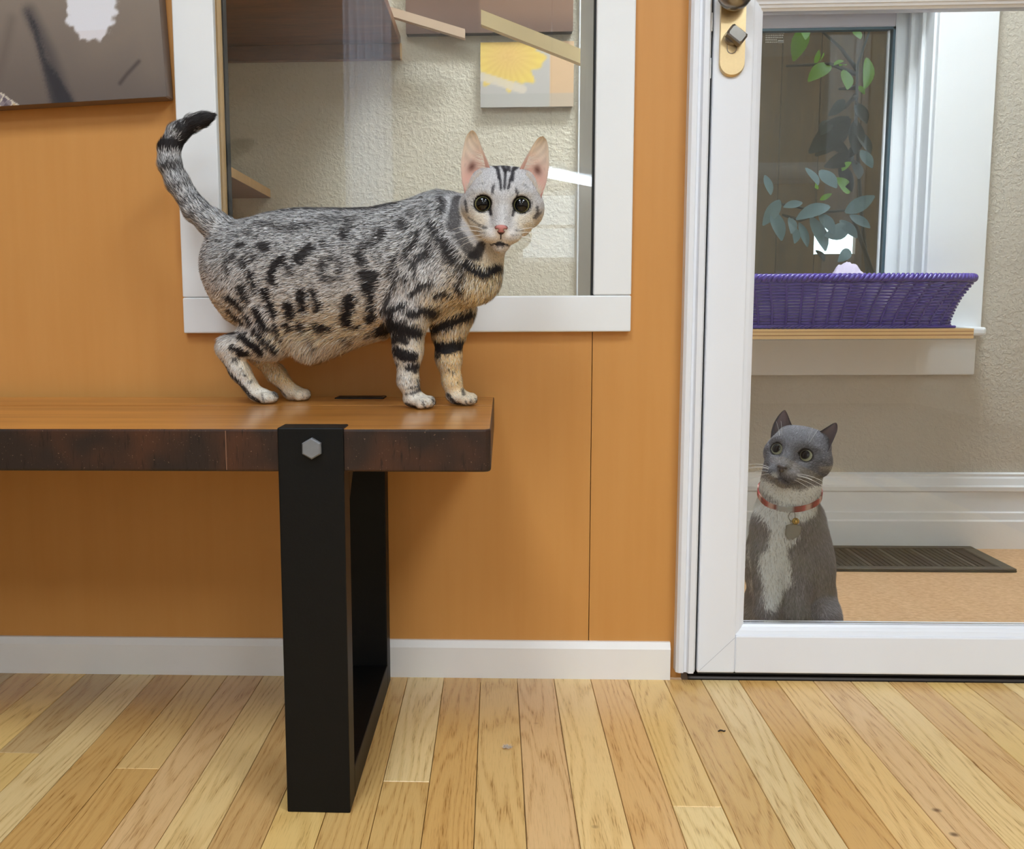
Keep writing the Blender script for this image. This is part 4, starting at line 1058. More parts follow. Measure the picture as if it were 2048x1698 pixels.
def whiskers(par, L, sets, s, col=(240, 238, 234)):
    m = plain('whisker_%d' % col[0], col, 0.4)
    for (x0, y0_, z0, x1, y1_, z1, sag) in sets:
        a_, b_ = np.array([x0, y0_, z0]), np.array([x1, y1_, z1]); pts = []
        for t in np.linspace(0, 1, 8): q = a_ + (b_ - a_) * t; q[1] += sag * math.sin(math.pi * t); pts.append(L(*q))
        tube('whisker', pts, np.linspace(0.00042, 0.00016, 8) * s, m, par, 4)

# ---------------------------------------------------------------- spotted silver cat on the bench
BZ = bz + 0.0008
Yb = lambda x_: 1.425 - 0.078 * (x_ - 480) / 390
bdir = np.array([math.cos(math.radians(16)), -math.sin(math.radians(16)), 0]); blat = np.array([math.sin(math.radians(16)), math.cos(math.radians(16)), 0])
B1 = Body()
def pc(x_, y_, dy=0.0, Y=None): return P(x_, y_, (Yb(x_) if Y is None else Y) + dy)
def rp(r_, Y=1.37): return r_ * Y / F_PX
tors = [(466, 520, 70), (505, 545, 106), (560, 550, 122), (620, 551, 126), (690, 550, 123), (760, 543, 117), (820, 526, 112), (870, 507, 106)]
for (x0, y0_, r0), (x1, y1_, r1) in zip(tors[:-1], tors[1:]): B1.cone(pc(x0, y0_), pc(x1, y1_), rp(r0), rp(r1), 0.02, 0.62, blat, flow=(-1, 0.25, -0.22), tagn='torso')
B1.cone(pc(622, 668), pc(745, 640), rp(50), rp(30), 0.03, 0.75, blat, flow=(-0.35, 0, -1), tagn='pouch')
# chest and neck
B1.cone(pc(880, 520), pc(948, 545, -.006), rp(88), rp(50), 0.025, 0.72, blat, flow=(-.2, 0, -1))
B1.cone(pc(900, 472), pc(950, 455, .004), rp(84), rp(60), 0.03, 0.62, blat, flow=(-.6, 0, -.8))
B1.cone(pc(945, 470, .004), pc(978, 438, .0), rp(54), rp(48), 0.02, 0.75, blat, flow=(-.4, 0, -1))
B1.cone(pc(952, 505, .0), pc(955, 560, .0), rp(44), rp(40), 0.02, 0.85, blat, flow=(-.1, 0, -1))
# tail
tl = [(448, 462, 30), (428, 449, 27), (392, 420, 23), (356, 366, 21), (339, 328, 20.5), (338, 298, 19.5), (354, 267, 18.5), (384, 247, 15), (405, 239, 12.5), (421, 234, 7.5)]
for (x0, y0_, r0), (x1, y1_, r1) in zip(tl[:-1], tl[1:]): B1.cone(pc(x0, y0_, Y=1.43), pc(x1, y1_, Y=1.43), rp(r0, 1.43), rp(r1, 1.43), 0.008, tagn='tail')
def leg(chain, Y, k=0.012, fl=(0, 0, -1), dys=None):
    for i, ((x0, y0_, r0), (x1, y1_, r1)) in enumerate(zip(chain[:-1], chain[1:])):
        d0, d1_ = (dys[i], dys[i + 1]) if dys else (0, 0)
        B1.cone(P(x0, y0_, Y + d0), P(x1, y1_, Y + d1_), rp(r0, Y), rp(r1, Y), k, tagn='leg', flow=fl)
YHN, YHF, YFN, YFF = 1.404, 1.447, 1.330, 1.374
leg([(512, 560, 78), (552, 640, 54), (535, 678, 40)], YHN, 0.02, (-.5, 0, -.8), (0.018, 0.004, 0))
leg([(540, 676, 40), (458, 694, 25)], YHN, 0.012, (-.8, 0, -.6)); leg([(452, 697, 20), (480, 742, 19), (508, 783, 16)], YHN, 0.008)
leg([(530, 560, 70), (575, 650, 48), (520, 702, 28)], YHF, 0.02, (-.5, 0, -.8), (-0.02, -0.005, 0)); leg([(520, 708, 20), (552, 748, 18), (582, 782, 15)], YHF, 0.008)
leg([(872, 470, 52), (845, 560, 54), (815, 628, 42)], YFN, 0.02, (-.2, 0, -1), (0.012, 0.008, 0)); leg([(815, 625, 41), (816, 700, 28), (816, 762, 19), (824, 786, 17.5)], YFN, 0.010)
leg([(905, 540, 46), (905, 620, 40), (898, 665, 31)], YFF, 0.02, (-.1, 0, -1), (-0.01, 0, 0)); leg([(898, 660, 31), (897, 715, 24), (904, 764, 17.5), (910, 786, 16.5)], YFF, 0.010)
def paw(x_, Y, length, width_, fang, toes=4, drop=0.0):
    """foot with separate toes resting on the bench top"""
    c = P(x_, 800, Y); f_ = np.array([math.cos(fang), -math.sin(fang), 0]); l_ = np.array([math.sin(fang), math.cos(fang), 0])
    R_ = np.stack([f_, l_, [0, 0, 1]], 1); h = 0.0105
    B1.ell(np.array([c[0], c[1], BZ + h]), (length * .5, width_ * .46, h), 0.006, R_, flow=f_ - [0, 0, .4], tagn='paw')
    for i in range(toes):
        t = (i - (toes - 1) / 2) / ((toes - 1) / 2); off = f_ * (length * (.47 - .10 * abs(t) ** 2)) + l_ * (t * width_ * .37)
        B1.ell(np.array([c[0], c[1], BZ + 0.0082]) + off, (0.0088, 0.0058, 0.0082), 0.0022, R_, flow=f_ - [0, 0, .5], tagn='paw')
paw(832, YFN, 0.038, 0.031, math.radians(28)); paw(918, YFF, 0.037, 0.030, math.radians(22)); paw(522, YHN, 0.036, 0.027, math.radians(26)); paw(588, YHF, 0.036, 0.026, math.radians(20))
# head
H1 = P(1004, 414, 1.312); fwd = np.array([0, 0, CAM_H]) - H1; fwd = fwd / np.linalg.norm(fwd); fwd[0] += 0.0
rt = np.cross(np.array([0, 0, 1.]), fwd); rt = -np.cross(fwd, np.array([0, 0, 1.])); rt /= np.linalg.norm(rt); upv = np.cross(fwd, rt)
if rt[0] < 0: rt = -rt
upv = np.cross(fwd, rt); upv = upv if upv[2] > 0 else -upv
a_ = math.radians(-2.2); rt, upv = rt * math.cos(a_) + upv * math.sin(a_), upv * math.cos(a_) - rt * math.sin(a_)
R1 = np.stack([rt, upv, fwd], 1); S1 = 1.0
L1 = head_shape(B1, H1, R1, S1)

def loc_of(X_, H, R, s): return ((X_ - H) @ R) / (0.001 * s)
C1 = lambda p: (300 + p[0] / 2.572, 200 + p[1] / 2.572)
C2 = lambda p: (700 + p[0] / 4.043, 240 + p[1] / 4.043)
C4 = lambda p: (400 + p[0] / 3.413, 600 + p[1] / 3.413)
MK = []     # markings: (world xz points, half width m, strength, far side only)
def mark(conv, sc, pts, hw, st=0.9, far=False):
    hw *= 1.16
    q = []; top = conv is C1 and 430 <= pts[0][0] <= 440 and pts[0][1] == 605
    for p in pts:
        x_, y_ = conv(p); y_ -= 6 * top; w = P(x_, y_, 1.36 if far else (1.418 if x_ < 425 and y_ < 480 else Yb(x_) - (0.0 if top else 0.045))); q.append((w[0], w[2]))
    MK.append((q, hw / sc * 1.36 / F_PX, st, far))
for pts, hw, st in [
    ([(455, 748), (495, 742)], 14, .8), ([(590, 752), (610, 762)], 24, .85), ([(395, 830), (420, 870), (415, 890)], 13, .8), ([(425, 815), (450, 800)], 12, .8),
    ([(492, 820), (505, 850)], 14, .85), ([(545, 790), (548, 820)], 14, .8), ([(530, 880), (545, 925), (558, 970)], 15, .95), ([(700, 820), (665, 850), (640, 895), (655, 935)], 21, .95),
    ([(700, 825), (735, 850), (745, 890)], 13, .8), ([(780, 820), (810, 790), (840, 760)], 24, .9), ([(775, 800), (790, 840)], 13, .85), ([(905, 735), (915, 745)], 18, .6),
    ([(900, 850), (910, 910), (940, 925)], 20, .6), ([(900, 845), (950, 815), (990, 820), (1000, 870), (985, 920)], 16, .6), ([(1020, 640), (1010, 690)], 22, .65), ([(990, 690), (1015, 705)], 15, .65),
    ([(1090, 800), (1120, 750), (1170, 720), (1205, 690)], 24, .6), ([(1085, 800), (1110, 840)], 18, .8), ([(1190, 670), (1210, 680)], 18, .65),
    ([(470, 960), (490, 955), (515, 985), (520, 1020)], 12, .9), ([(470, 965), (490, 1010), (520, 1030)], 12, .9), ([(410, 1010), (440, 1030), (480, 1065)], 17, .95), ([(405, 1080), (430, 1110), (470, 1140)], 15, .85),
    ([(500, 1110), (515, 1140)], 15, .95), ([(605, 985), (625, 1020), (640, 1075), (655, 1100)], 20, 1), ([(560, 1080), (575, 1120), (600, 1160)], 22, 1), ([(655, 1150), (660, 1180)], 15, .9),
    ([(730, 1060), (740, 1100)], 25, 1), ([(795, 990), (800, 1030), (805, 1070)], 22, 1), ([(855, 990), (875, 1040), (878, 1070)], 18, .95),
    ([(1110, 900), (1170, 900), (1150, 960), (1120, 960)], 24, .9), ([(1130, 960), (1150, 1010), (1145, 1080)], 18, .95), ([(1135, 1125), (1145, 1120)], 22, 1), ([(1040, 1025), (1035, 1070)], 28, 1), ([(1015, 1120), (1025, 1140)], 27, 1),
    ([(1060, 1170), (1090, 1165)], 11, .9), ([(1115, 1215), (1125, 1210)], 10, .8), ([(1170, 1190), (1200, 1190)], 22, .95), ([(1005, 1225), (1020, 1240)], 15, .7),
    ([(715, 1150), (730, 1170)], 18, .95), ([(785, 1150), (800, 1170)], 18, .95), ([(870, 1160), (885, 1175)], 18, .95), ([(915, 1165), (935, 1170)], 14, .9), ([(840, 1210), (845, 1250)], 12, .5),
    ([(390, 1195), (440, 1195)], 10, .9), ([(480, 1210), (510, 1240), (550, 1270), (570, 1290)], 24, 1), ([(550, 1180), (575, 1210), (620, 1250), (635, 1280)], 20, .95), ([(640, 1170), (680, 1220)], 14, .85),
    ([(420, 1270), (460, 1285)], 14, 1), ([(455, 1305), (500, 1305)], 15, 1), ([(425, 1335), (440, 1335)], 9, .9), ([(475, 1415), (475, 1420)], 7, .8), ([(495, 1455), (510, 1450)], 5, .8), ([(460, 1385)], 5, .7),
    ([(340, 1330), (380, 1385), (440, 1450), (500, 1530), (545, 1560)], 10, .9), ([(600, 1500), (640, 1545)], 4, .8), ([(565, 1520), (575, 1560)], 4, .6),
    ([(430, 605), (560, 590), (700, 578), (900, 570), (1060, 578), (1200, 565), (1280, 545)], 13, .75), ([(560, 630), (700, 650), (860, 640)], 15, .5), ([(650, 665), (760, 672)], 12, .45), ([(430, 690), (520, 670)], 12, .4), ([(880, 605), (1000, 612), (1080, 600)], 14, .45),
    ([(520, 660), (530, 690)], 12, .4), ([(330, 720), (420, 715)], 10, .4),
    ([(235, 108), (318, 84)], 34, .95), ([(135, 128), (165, 185)], 20, .9), ([(185, 112), (205, 185)], 22, .95), ([(42, 232), (155, 238)], 30, .95), ([(80, 350), (185, 340)], 22, .7), ([(120, 455), (220, 425)], 11, .45), ([(170, 540), (260, 490)], 12, .4), ([(230, 600), (310, 550)], 12, .35)]: mark(C1, 2.572, pts, hw, st)
for pts, hw, st in [
    ([(420, 825), (448, 845)], 34, .75), ([(740, 610), (760, 660), (750, 740)], 22, .8), ([(870, 640), (850, 750), (845, 850)], 42, .7), ([(670, 850), (700, 920), (760, 980), (790, 1060), (830, 1130)], 28, .85), ([(800, 1000), (870, 1120), (890, 1200), (900, 1290)], 28, .6),
    ([(560, 900), (540, 980), (480, 1050), (460, 1110)], 18, .85), ([(640, 1000), (620, 1080), (540, 1130), (520, 1170)], 26, .8), ([(660, 1060), (640, 1110)], 18, .6), ([(380, 1100), (350, 1180), (330, 1260)], 16, .85), ([(400, 1220), (360, 1340), (300, 1470), (270, 1560)], 18, .8),
    ([(460, 1260), (450, 1300)], 20, .75), ([(530, 1190), (530, 1260)], 12, .6), ([(500, 1410), (560, 1340), (660, 1310)], 22, .85), ([(680, 1410), (760, 1390), (800, 1410)], 18, .9), ([(870, 1340), (890, 1380)], 25, .9), ([(320, 1540), (400, 1500), (440, 1490)], 28, .9),
    ([(490, 1560), (580, 1530), (700, 1540)], 30, .95), ([(660, 1570), (700, 1590)], 25, .8), ([(330, 1600), (360, 1640), (420, 1680), (500, 1690)], 34, .95), ([(1060, 1010), (1035, 1080), (990, 1090)], 30, .85), ([(890, 930), (940, 1010), (1000, 1070)], 34, .65),
    ([(940, 1160), (1000, 1200), (1090, 1235), (1130, 1210), (1200, 1180)], 30, 1.), ([(600, 690), (640, 760), (650, 820)], 14, .4), ([(480, 700), (500, 790)], 14, .35)]: mark(C2, 4.043, pts, hw, st)
for pts, hw, st in [([(1270, 180), (1330, 160), (1400, 180), (1480, 210)], 38, .95), ([(1310, 270), (1360, 240), (1400, 270)], 27, .95), ([(1340, 345), (1400, 375), (1450, 380)], 33, 1), ([(1330, 430), (1340, 440)], 12, .9), ([(1420, 460), (1470, 450)], 22, .95), ([(1465, 490)], 14, .9),
    ([(1430, 600), (1480, 595)], 8, .85), ([(1480, 540), (1490, 610)], 8, .8), ([(1440, 640), (1500, 620)], 10, .8), ([(1370, 520)], 6, .7), ([(1435, 552)], 6, .7), ([(1385, 575)], 6, .6), ([(1405, 645)], 9, .7), ([(1405, 715), (1470, 745)], 12, .8), ([(1520, 690), (1535, 740)], 5, .9), ([(1580, 680), (1600, 735)], 5, .9)]: mark(C4, 3.413, pts, hw, st)
for pts, hw, st in [([(1600, 305), (1680, 325), (1780, 295)], 40, 1), ([(1620, 380)], 20, .9), ([(1600, 190), (1700, 150), (1850, 90)], 28, 1), ([(1700, 480)], 10, .7), ([(1732, 497)], 9, .7), ([(1690, 650), (1740, 710), (1800, 722)], 12, .85), ([(1790, 615), (1800, 640)], 10, .7), ([(1850, 690)], 8, .8), ([(1880, 680), (1895, 720)], 5, .9), ([(1815, 690), (1830, 725)], 5, .9)]: mark(C4, 3.413, pts, hw, st, True)
FM = []     # face markings in local mm
def fmark(pts, hw, st, col=(40, 38, 42)): FM.append(([((900 + x_ / 5.662 - 1004) / 1.545, (414 - 250 - y_ / 5.662) / 1.545) for x_, y_ in pts], hw / 5.662 / 1.545, st, col))
for pts, hw, st in [([(555, 620), (570, 750)], 12, .95), ([(610, 540), (608, 740)], 15, .85), ([(670, 620), (645, 750)], 12, .95), ([(470, 470), (530, 540), (548, 640)], 19, .9), ([(560, 455), (610, 560)], 22, .85), ([(720, 470), (690, 550), (685, 650)], 20, .9), ([(640, 455), (645, 540)], 22, .85), ([(770, 455), (710, 530)], 18, .85),
    ([(470, 440), (770, 440)], 26, .85), ([(600, 470), (600, 520)], 30, .5), ([(520, 470), (530, 500)], 20, .6), ([(492, 715), (480, 790)], 15, .75), ([(732, 745), (742, 805)], 13, .85), ([(190, 880), (215, 990)], 17, .65), ([(230, 1050), (330, 1110), (440, 1150)], 8, .5), ([(962, 925), (978, 985), (940, 1030)], 16, .7), ([(1015, 975), (960, 1045)], 10, .5), ([(462, 950), (476, 1015)], 16, .95), ([(716, 965), (706, 1015)], 14, .85),
    ([(340, 1140), (440, 1157)], 6, .55), ([(330, 1195), (430, 1200)], 5, .4), ([(740, 1165), (810, 1160)], 6, .55), ([(700, 1215), (775, 1210)], 5, .45), ([(330, 700), (400, 690)], 8, .3), ([(800, 690), (860, 720)], 8, .3), ([(470, 1328), (530, 1318), (580, 1290), (630, 1318), (680, 1328)], 9, .95), ([(540, 1318), (580, 1305), (625, 1318)], 14, .95), ([(548, 1330), (612, 1330)], 12, .9)]: fmark(pts, hw, st)
fmark([(570, 860), (660, 860)], 50, .22, (150, 140, 132)); fmark([(880, 1130)], 50, .3, (214, 170, 110)); fmark([(470, 1440), (560, 1430)], 34, .6, (196, 148, 84))

def coat1(X_, N_, jit):
    n = len(X_); c = np.zeros((n, 3)); px_ = X_[:, 0] + jit[:, 0]; pz = X_[:, 2] + jit[:, 1]
    hz = X_[:, 2] - BZ                                   # height over the bench
    sil = np.array([204, 203, 206.]); warm = np.array([216, 205, 196.]); cream = np.array([230, 198, 148.]); pale = np.array([226, 216, 200.])
    c[:] = sil
    t = np.clip((0.215 - hz) / 0.05, 0, 1); c = over(c, t * .75, warm)
    und = np.clip((-N_[:, 2] - 0.15) / 0.5, 0, 1) * (hz < 0.16); c = over(c, und * .9, cream)
    bp = pc(660, 700); bel = np.clip(1.25 - np.hypot((X_[:, 0] - bp[0]) / .115, (X_[:, 2] - bp[2]) / .036), 0, 1); c = over(c, np.clip(bel * 1.8, 0, .9), (234, 208, 166))
    t = np.clip((0.098 - hz) / 0.03, 0, 1); c = over(c, t * .8, pale)
    xf = (X_[:, 0] - pc(900, 560)[0]) / 0.05; chest = np.clip(xf + 0.2, 0, 1) * np.clip((0.215 - hz) / 0.04, 0, 1); c = over(c, chest * .9, (234, 206, 158))
    fr = np.clip(N_[:, 0] * 1.3 - .2, 0, 1) * (hz < 0.17); c = over(c, fr * .6, cream)
    far = X_[:, 1] > np.interp(X_[:, 0], [pc(480, 600)[0], pc(870, 600)[0]], [1.425, 1.349]) + 0.012
    ffront = (X_[:, 0] > P(858, 640, 1.36)[0]) & (hz < .142) & (X_[:, 1] > 1.335); far = (far & (hz < .1)) | ffront
    c = over(c, (far & (hz < 0.10)) * .8, (238, 196, 136))
    c = over(c, np.clip((0.028 - hz) / 0.015, 0, 1) * .7, (226, 218, 204))
    for q, hw, st, f_ in MK:
        m = stroke_mask(px_, pz, q, hw, 0.0028) * st
        if f_: m = m * far
        else: m = np.where(ffront, 0, m)
        if m.any(): c = over(c, m, (40, 37, 38))
    l = loc_of(X_, H1, R1, S1); hd = B1.headness(X_) * np.clip((l[:, 2] + 22) / 14, 0, 1)
    if hd.any():
        f_ = np.tile(np.array([206, 204, 206.]), (n, 1)); lx = l[:, 0] + jit[:, 0] * 500; ly = l[:, 1] + jit[:, 1] * 500
        f_ = over(f_, np.clip((2 - l[:, 1]) / 14, 0, 1) * np.clip((np.abs(l[:, 0]) - 12) / 10, 0, 1) * .8, (226, 208, 180))
        f_ = over(f_, np.exp(-((l[:, 0]) / 26) ** 2 - ((l[:, 1] + 38) / 14) ** 2), (232, 222, 214))
        f_ = over(f_, np.exp(-((np.abs(l[:, 0]) - 24) / 15) ** 2 - ((l[:, 1] - 3) / 15) ** 2) * .6, (232, 224, 212))
        for q, hw, st, col in FM: f_ = over(f_, stroke_mask(lx, ly, q, hw, 1.6) * st, col)
        for sg in (-1, 1):
            e = np.hypot(l[:, 0] - sg * 24, (l[:, 1] - 3.2) * 1.05); f_ = over(f_, np.clip((12.6 - e) / 1.2, 0, 1) * (l[:, 2] > 15), (26, 23, 22))
        c = c * (1 - hd[:, None]) + f_ * hd[:, None]
    return c
cat1 = empty('cat', (pc(660, 600)[0], 1.39, BZ), 'silver spotted cat with raised ringed tail standing on the bench', 'cat')
V, Q = B1.mesh(0.002); V = relax(V, Q, 2); V[:, 2] = np.maximum(V[:, 2], bz + .0004)
N_, A_ = vnormals(V, Q); z0 = np.zeros((len(V), 2))
me = fast_mesh('body', V - wloc(cat1), Q, coat1(V, N_, z0)); link('body', me, M_skin, cat1)
def colour1(R_, n_, r):
    c = coat1(R_, n_, r.normal(0, 1., (len(R_), 2)) * np.array([.0020, .0013]) * (1 - .6 * headw(R_, H1, R1, S1))[:, None]); h = r.random(len(R_))[:, None]
    g = r.normal(1.0, .12, (len(R_), 1)); lum = c.mean(1, keepdims=True)
    l = loc_of(R_, H1, R1, S1); face = ((np.linalg.norm(l, axis=1) < 75) & (l[:, 2] > -15))[:, None]
    up = np.clip((R_[:, 2:3] - BZ - .11) / .09, 0, 1) * np.where(face, 0., 1.)
    dk = (h < .37 * up + np.where(face, 0., .05)) & (lum > 80); c = np.where(dk, c * .42, c); lt = (h > .72) & (lum > 80); c = np.where(lt, np.where(face, c * .72 + 255 * .28, c * .45 + 255 * .55), c); c = np.where(face & (h < .16) & (lum > 80), c * .80, c)
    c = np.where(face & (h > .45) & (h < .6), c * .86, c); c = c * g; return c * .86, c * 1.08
def keep1(R_):
    l = loc_of(R_, H1, R1, S1); k = np.ones(len(R_), bool)
    for sg in (-1, 1): k &= ~((np.hypot(l[:, 0] - sg * 24, l[:, 1] - 3.2) < 11.3) & (l[:, 2] > 12))
    k &= ~((np.hypot(l[:, 0] / 7.8, (l[:, 1] + 26.3) / 5.6) < 1) & (l[:, 2] > 44)); k &= ~((np.abs(l[:, 0]) < 9) & (np.abs(l[:, 1] + 42.5) < 2.2) & (l[:, 2] > 36))
    return k
def headw(R_, H, R, s): return np.clip((78 - np.linalg.norm(loc_of(R_, H, R, s) - [0, 0, 4], axis=1)) / 14, 0, 1)
def flow1(R_, f, H=H1, R=R1, s=S1):
    w = headw(R_, H, R, s)[:, None]; l = loc_of(R_, H, R, s); d = l - np.array([0, -20, 62.]); d[:, 2] *= .6; d = d @ R.T; d /= np.linalg.norm(d, axis=1)[:, None] + 1e-9
    return f * (1 - w) + d * w
pz_ = pc(640, 695)
def len1(R_):
    L = np.full(len(R_), .0088); hz = R_[:, 2] - BZ; L = np.where(hz < .09, .0055, L); L = np.where(hz < .03, .0035, L)
    L += .014 * np.exp(-((R_[:, 0] - pz_[0]) / .06) ** 2 - ((R_[:, 2] - pz_[2]) / .03) ** 2)
    w = headw(R_, H1, R1, S1); return L * (1 - w) + .0034 * w
lift1 = lambda R_: .36 + .25 * np.exp(-((R_[:, 0] - pz_[0]) / .06) ** 2 - ((R_[:, 2] - pz_[2]) / .03) ** 2) - .08 * headw(R_, H1, R1, S1)
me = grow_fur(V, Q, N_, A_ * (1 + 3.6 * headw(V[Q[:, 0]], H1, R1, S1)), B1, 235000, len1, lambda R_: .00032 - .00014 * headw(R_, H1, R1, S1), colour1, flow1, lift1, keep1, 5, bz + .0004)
me.transform(Matrix.Translation(-Vector(wloc(cat1)))); o = link('fur', me, M_fur, cat1); o['kind'] = 'stuff'
add_eyes(cat1, L1, R1, S1, (150, 148, 104), 37, 56)
nose_part(cat1, L1, R1, S1, (196, 126, 118), (58, 38, 38))
def ein(u, t):
    c = np.array([242, 214, 198.]) + (np.array([240, 226, 208.]) - np.array([242, 214, 198.])) * t; e = min(u, 1 - u)
    c = c + (np.array([238, 224, 206]) - c) * max(0, 1 - e / .16) * .7; c = c + (np.array([226, 164, 148]) - c) * max(0, 1 - t / .62) * .95
    k = math.exp(-((u - .42) / .16) ** 2 - ((t - .36) / .07) ** 2); c = c + (np.array([92, 58, 50]) - c) * k * .85; c = c * (1 - .10 * abs(math.sin(u * 9 + t * 16)) * (e > .12) * (t > .4))
    if e < .05: c = c * .88
    return c
def eout(u, t): c = np.array([176, 170, 168.]); return c * (.55 if t > .9 else 1)
ear(cat1, L1, [(-46, 10), (-52, 32), (-54, 52), (-51, 74), (-48.5, 84), (-44.5, 90), (-41, 92)], [(-14, 40), (-18.5, 52), (-25, 66), (-32, 82), (-35.5, 89), (-40, 92)], 8, 8, 17, ein, eout, S1)
ear(cat1, L1, [(48, 10), (54.5, 32), (57, 52), (55.5, 70), (53.5, 80), (50, 85.5), (47, 87)], [(17, 40), (21.5, 50), (29, 65), (36.5, 79), (41, 85), (46, 87)], 8, 8, 17, ein, eout, S1)
wk = []
for sg in (-1, 1):
    for (y0_, x1, y1_, z1, sg_) in ((-30, 62, -30, 20, 6), (-33, 66, -38, 16, 6), (-36, 64, -48, 14, 5), (-38, 58, -55, 14, 4), (-35, 48, -44, 30, 4)): wk.append((sg * 15, y0_, 47, sg * x1, y1_, z1, sg_))
for sg in (-1, 1): wk.append((sg * 20, 18, 30, sg * 30, 38, 34, 2))
whiskers(cat1, L1, wk, S1)
# tufts of pale hair at the mouth of each ear
def tufts(par, L, bases, col, seed):
    r = np.random.default_rng(seed); V = []; Fs = []
    for (x0, y0_, x1, y1_, z_, dx, dy, n_) in bases:
        for _ in range(n_):
            t = r.random(); b = np.array([x0 + (x1 - x0) * t, y0_ + (y1_ - y0_) * t, z_ + r.normal(0, 1.5)]); d = np.array([dx, dy, 3.]) * r.uniform(.6, 1.25) + r.normal(0, 1.8, 3); s_ = np.array([-d[1], d[0], 0]); s_ = s_ / np.linalg.norm(s_) * .15
            i0 = len(V); V += [L(*(b - s_)), L(*(b + s_)), L(*(b + d))]; Fs.append((i0, i0 + 1, i0 + 2))
    o = mk('ear_tuft', V, Fs, plain('tuft_%d' % col[0], col, .8), par); o['kind'] = 'stuff'
tufts(cat1, L1, [(-45, 18, -24, 38, 12, -5, 9, 190), (47, 16, 27, 38, 12, 5, 9, 190), (-22, 46, -27, 64, 8, -13, 3, 60), (25, 46, 31, 62, 8, 13, 3, 60)], (232, 222, 208), 3)
# ---------------------------------------------------------------- grey and white cat sitting behind the door
B2 = Body(); q_ = lambda x_, y_, Y: P(x_, y_, Y); r2 = lambda r_, Y=1.68: r_ * Y / F_PX
DN = (0, 0, -1)
B2.cone(q_(1572, 1062, 1.675), q_(1577, 1130, 1.695), r2(70), r2(80), .022, flow=DN); B2.cone(q_(1577, 1130, 1.695), q_(1588, 1222, 1.73), r2(80), r2(84), .03, flow=DN)
B2.cone(q_(1588, 1040, 1.71), q_(1597, 1215, 1.79), r2(58), r2(78), .03, flow=(.1, .3, -1))
B2.ell(q_(1626, 1228, 1.69), (r2(49), .080, r2(62)), .010, flow=(.3, .3, -1)); B2.ell(q_(1528, 1238, 1.70), (r2(48), .075, r2(60)), .02, flow=(-.3, .3, -1))
B2.ell(q_(1560, 1062, 1.640), (r2(52), .034, r2(62)), .025, flow=DN)
B2.cone(q_(1574, 1020, 1.666), q_(1586, 940, 1.645), r2(58), r2(56), .018, flow=DN)
for xa, xb, Y in ((1538, 1534, 1.612), (1598, 1590, 1.622)):
    B2.cone(q_(xa, 1110, Y + .02), q_(xb, 1225, Y), r2(34), r2(23), .018, flow=DN); g_ = q_(xb, 1225, Y)
    B2.cone(g_, (g_[0], g_[1], .016), r2(23), r2(19), .012, flow=DN); B2.ell((g_[0] - .006, g_[1] - .014, .0125), (.0185, .026, .0125), .008)
    for i in range(4): B2.ell((g_[0] - .006 + (i - 1.5) * .0085, g_[1] - .034 + abs(i - 1.5) * .003, .0098), (.0058, .0095, .0095), .002)
for sx in (-1, 1):
    g_ = q_(1577 + sx * 62, 1280, 1.665); B2.ell((g_[0], g_[1], .0135), (.02, .045, .0135), .01)
tp = [(1660, 1.78), (1690, 1.74)]
B2.cone((P(1640, 1250, 1.80)[0], 1.80, .022), (P(1655, 1250, 1.90)[0], 1.90, .018), .02, .016, .012, flow=(0, 1, 0))
H2 = P(1594, 913, 1.618); S2 = 0.98
th2, ph2, ro2 = math.radians(35), math.radians(14), math.radians(-8)
fw2 = np.array([-math.sin(th2), -math.cos(th2), 0]); rt2 = np.array([math.cos(th2), -math.sin(th2), 0]); up2 = np.array([0, 0, 1.])
fw2, up2 = fw2 * math.cos(ph2) + up2 * math.sin(ph2), up2 * math.cos(ph2) - fw2 * math.sin(ph2)
rt2, up2 = rt2 * math.cos(ro2) + up2 * math.sin(ro2), up2 * math.cos(ro2) - rt2 * math.sin(ro2)
R2 = np.stack([rt2, up2, fw2], 1)
L2 = head_shape(B2, H2, R2, S2, 1.04)
C5 = lambda p: (1470 + p[0] / 3.692, 800 + p[1] / 3.692)
WM = []
for pts, hw in [([(200, 640), (330, 655), (450, 680), (600, 640)], 34), ([(170, 610), (260, 660), (350, 705), (440, 720), (540, 705), (640, 660)], 46), ([(130, 690), (200, 770), (270, 850)], 62), ([(300, 800), (420, 830), (560, 790)], 52), ([(320, 890), (350, 960)], 88), ([(300, 1000), (290, 1120)], 66), ([(275, 1170), (290, 1290)], 112), ([(250, 1400)], 76), ([(230, 1470)], 40)]:
    WM.append(([(lambda w: (w[0], w[2]))(P(*C5(p), 1.625)) for p in pts], hw / 3.692 * 1.625 / F_PX))
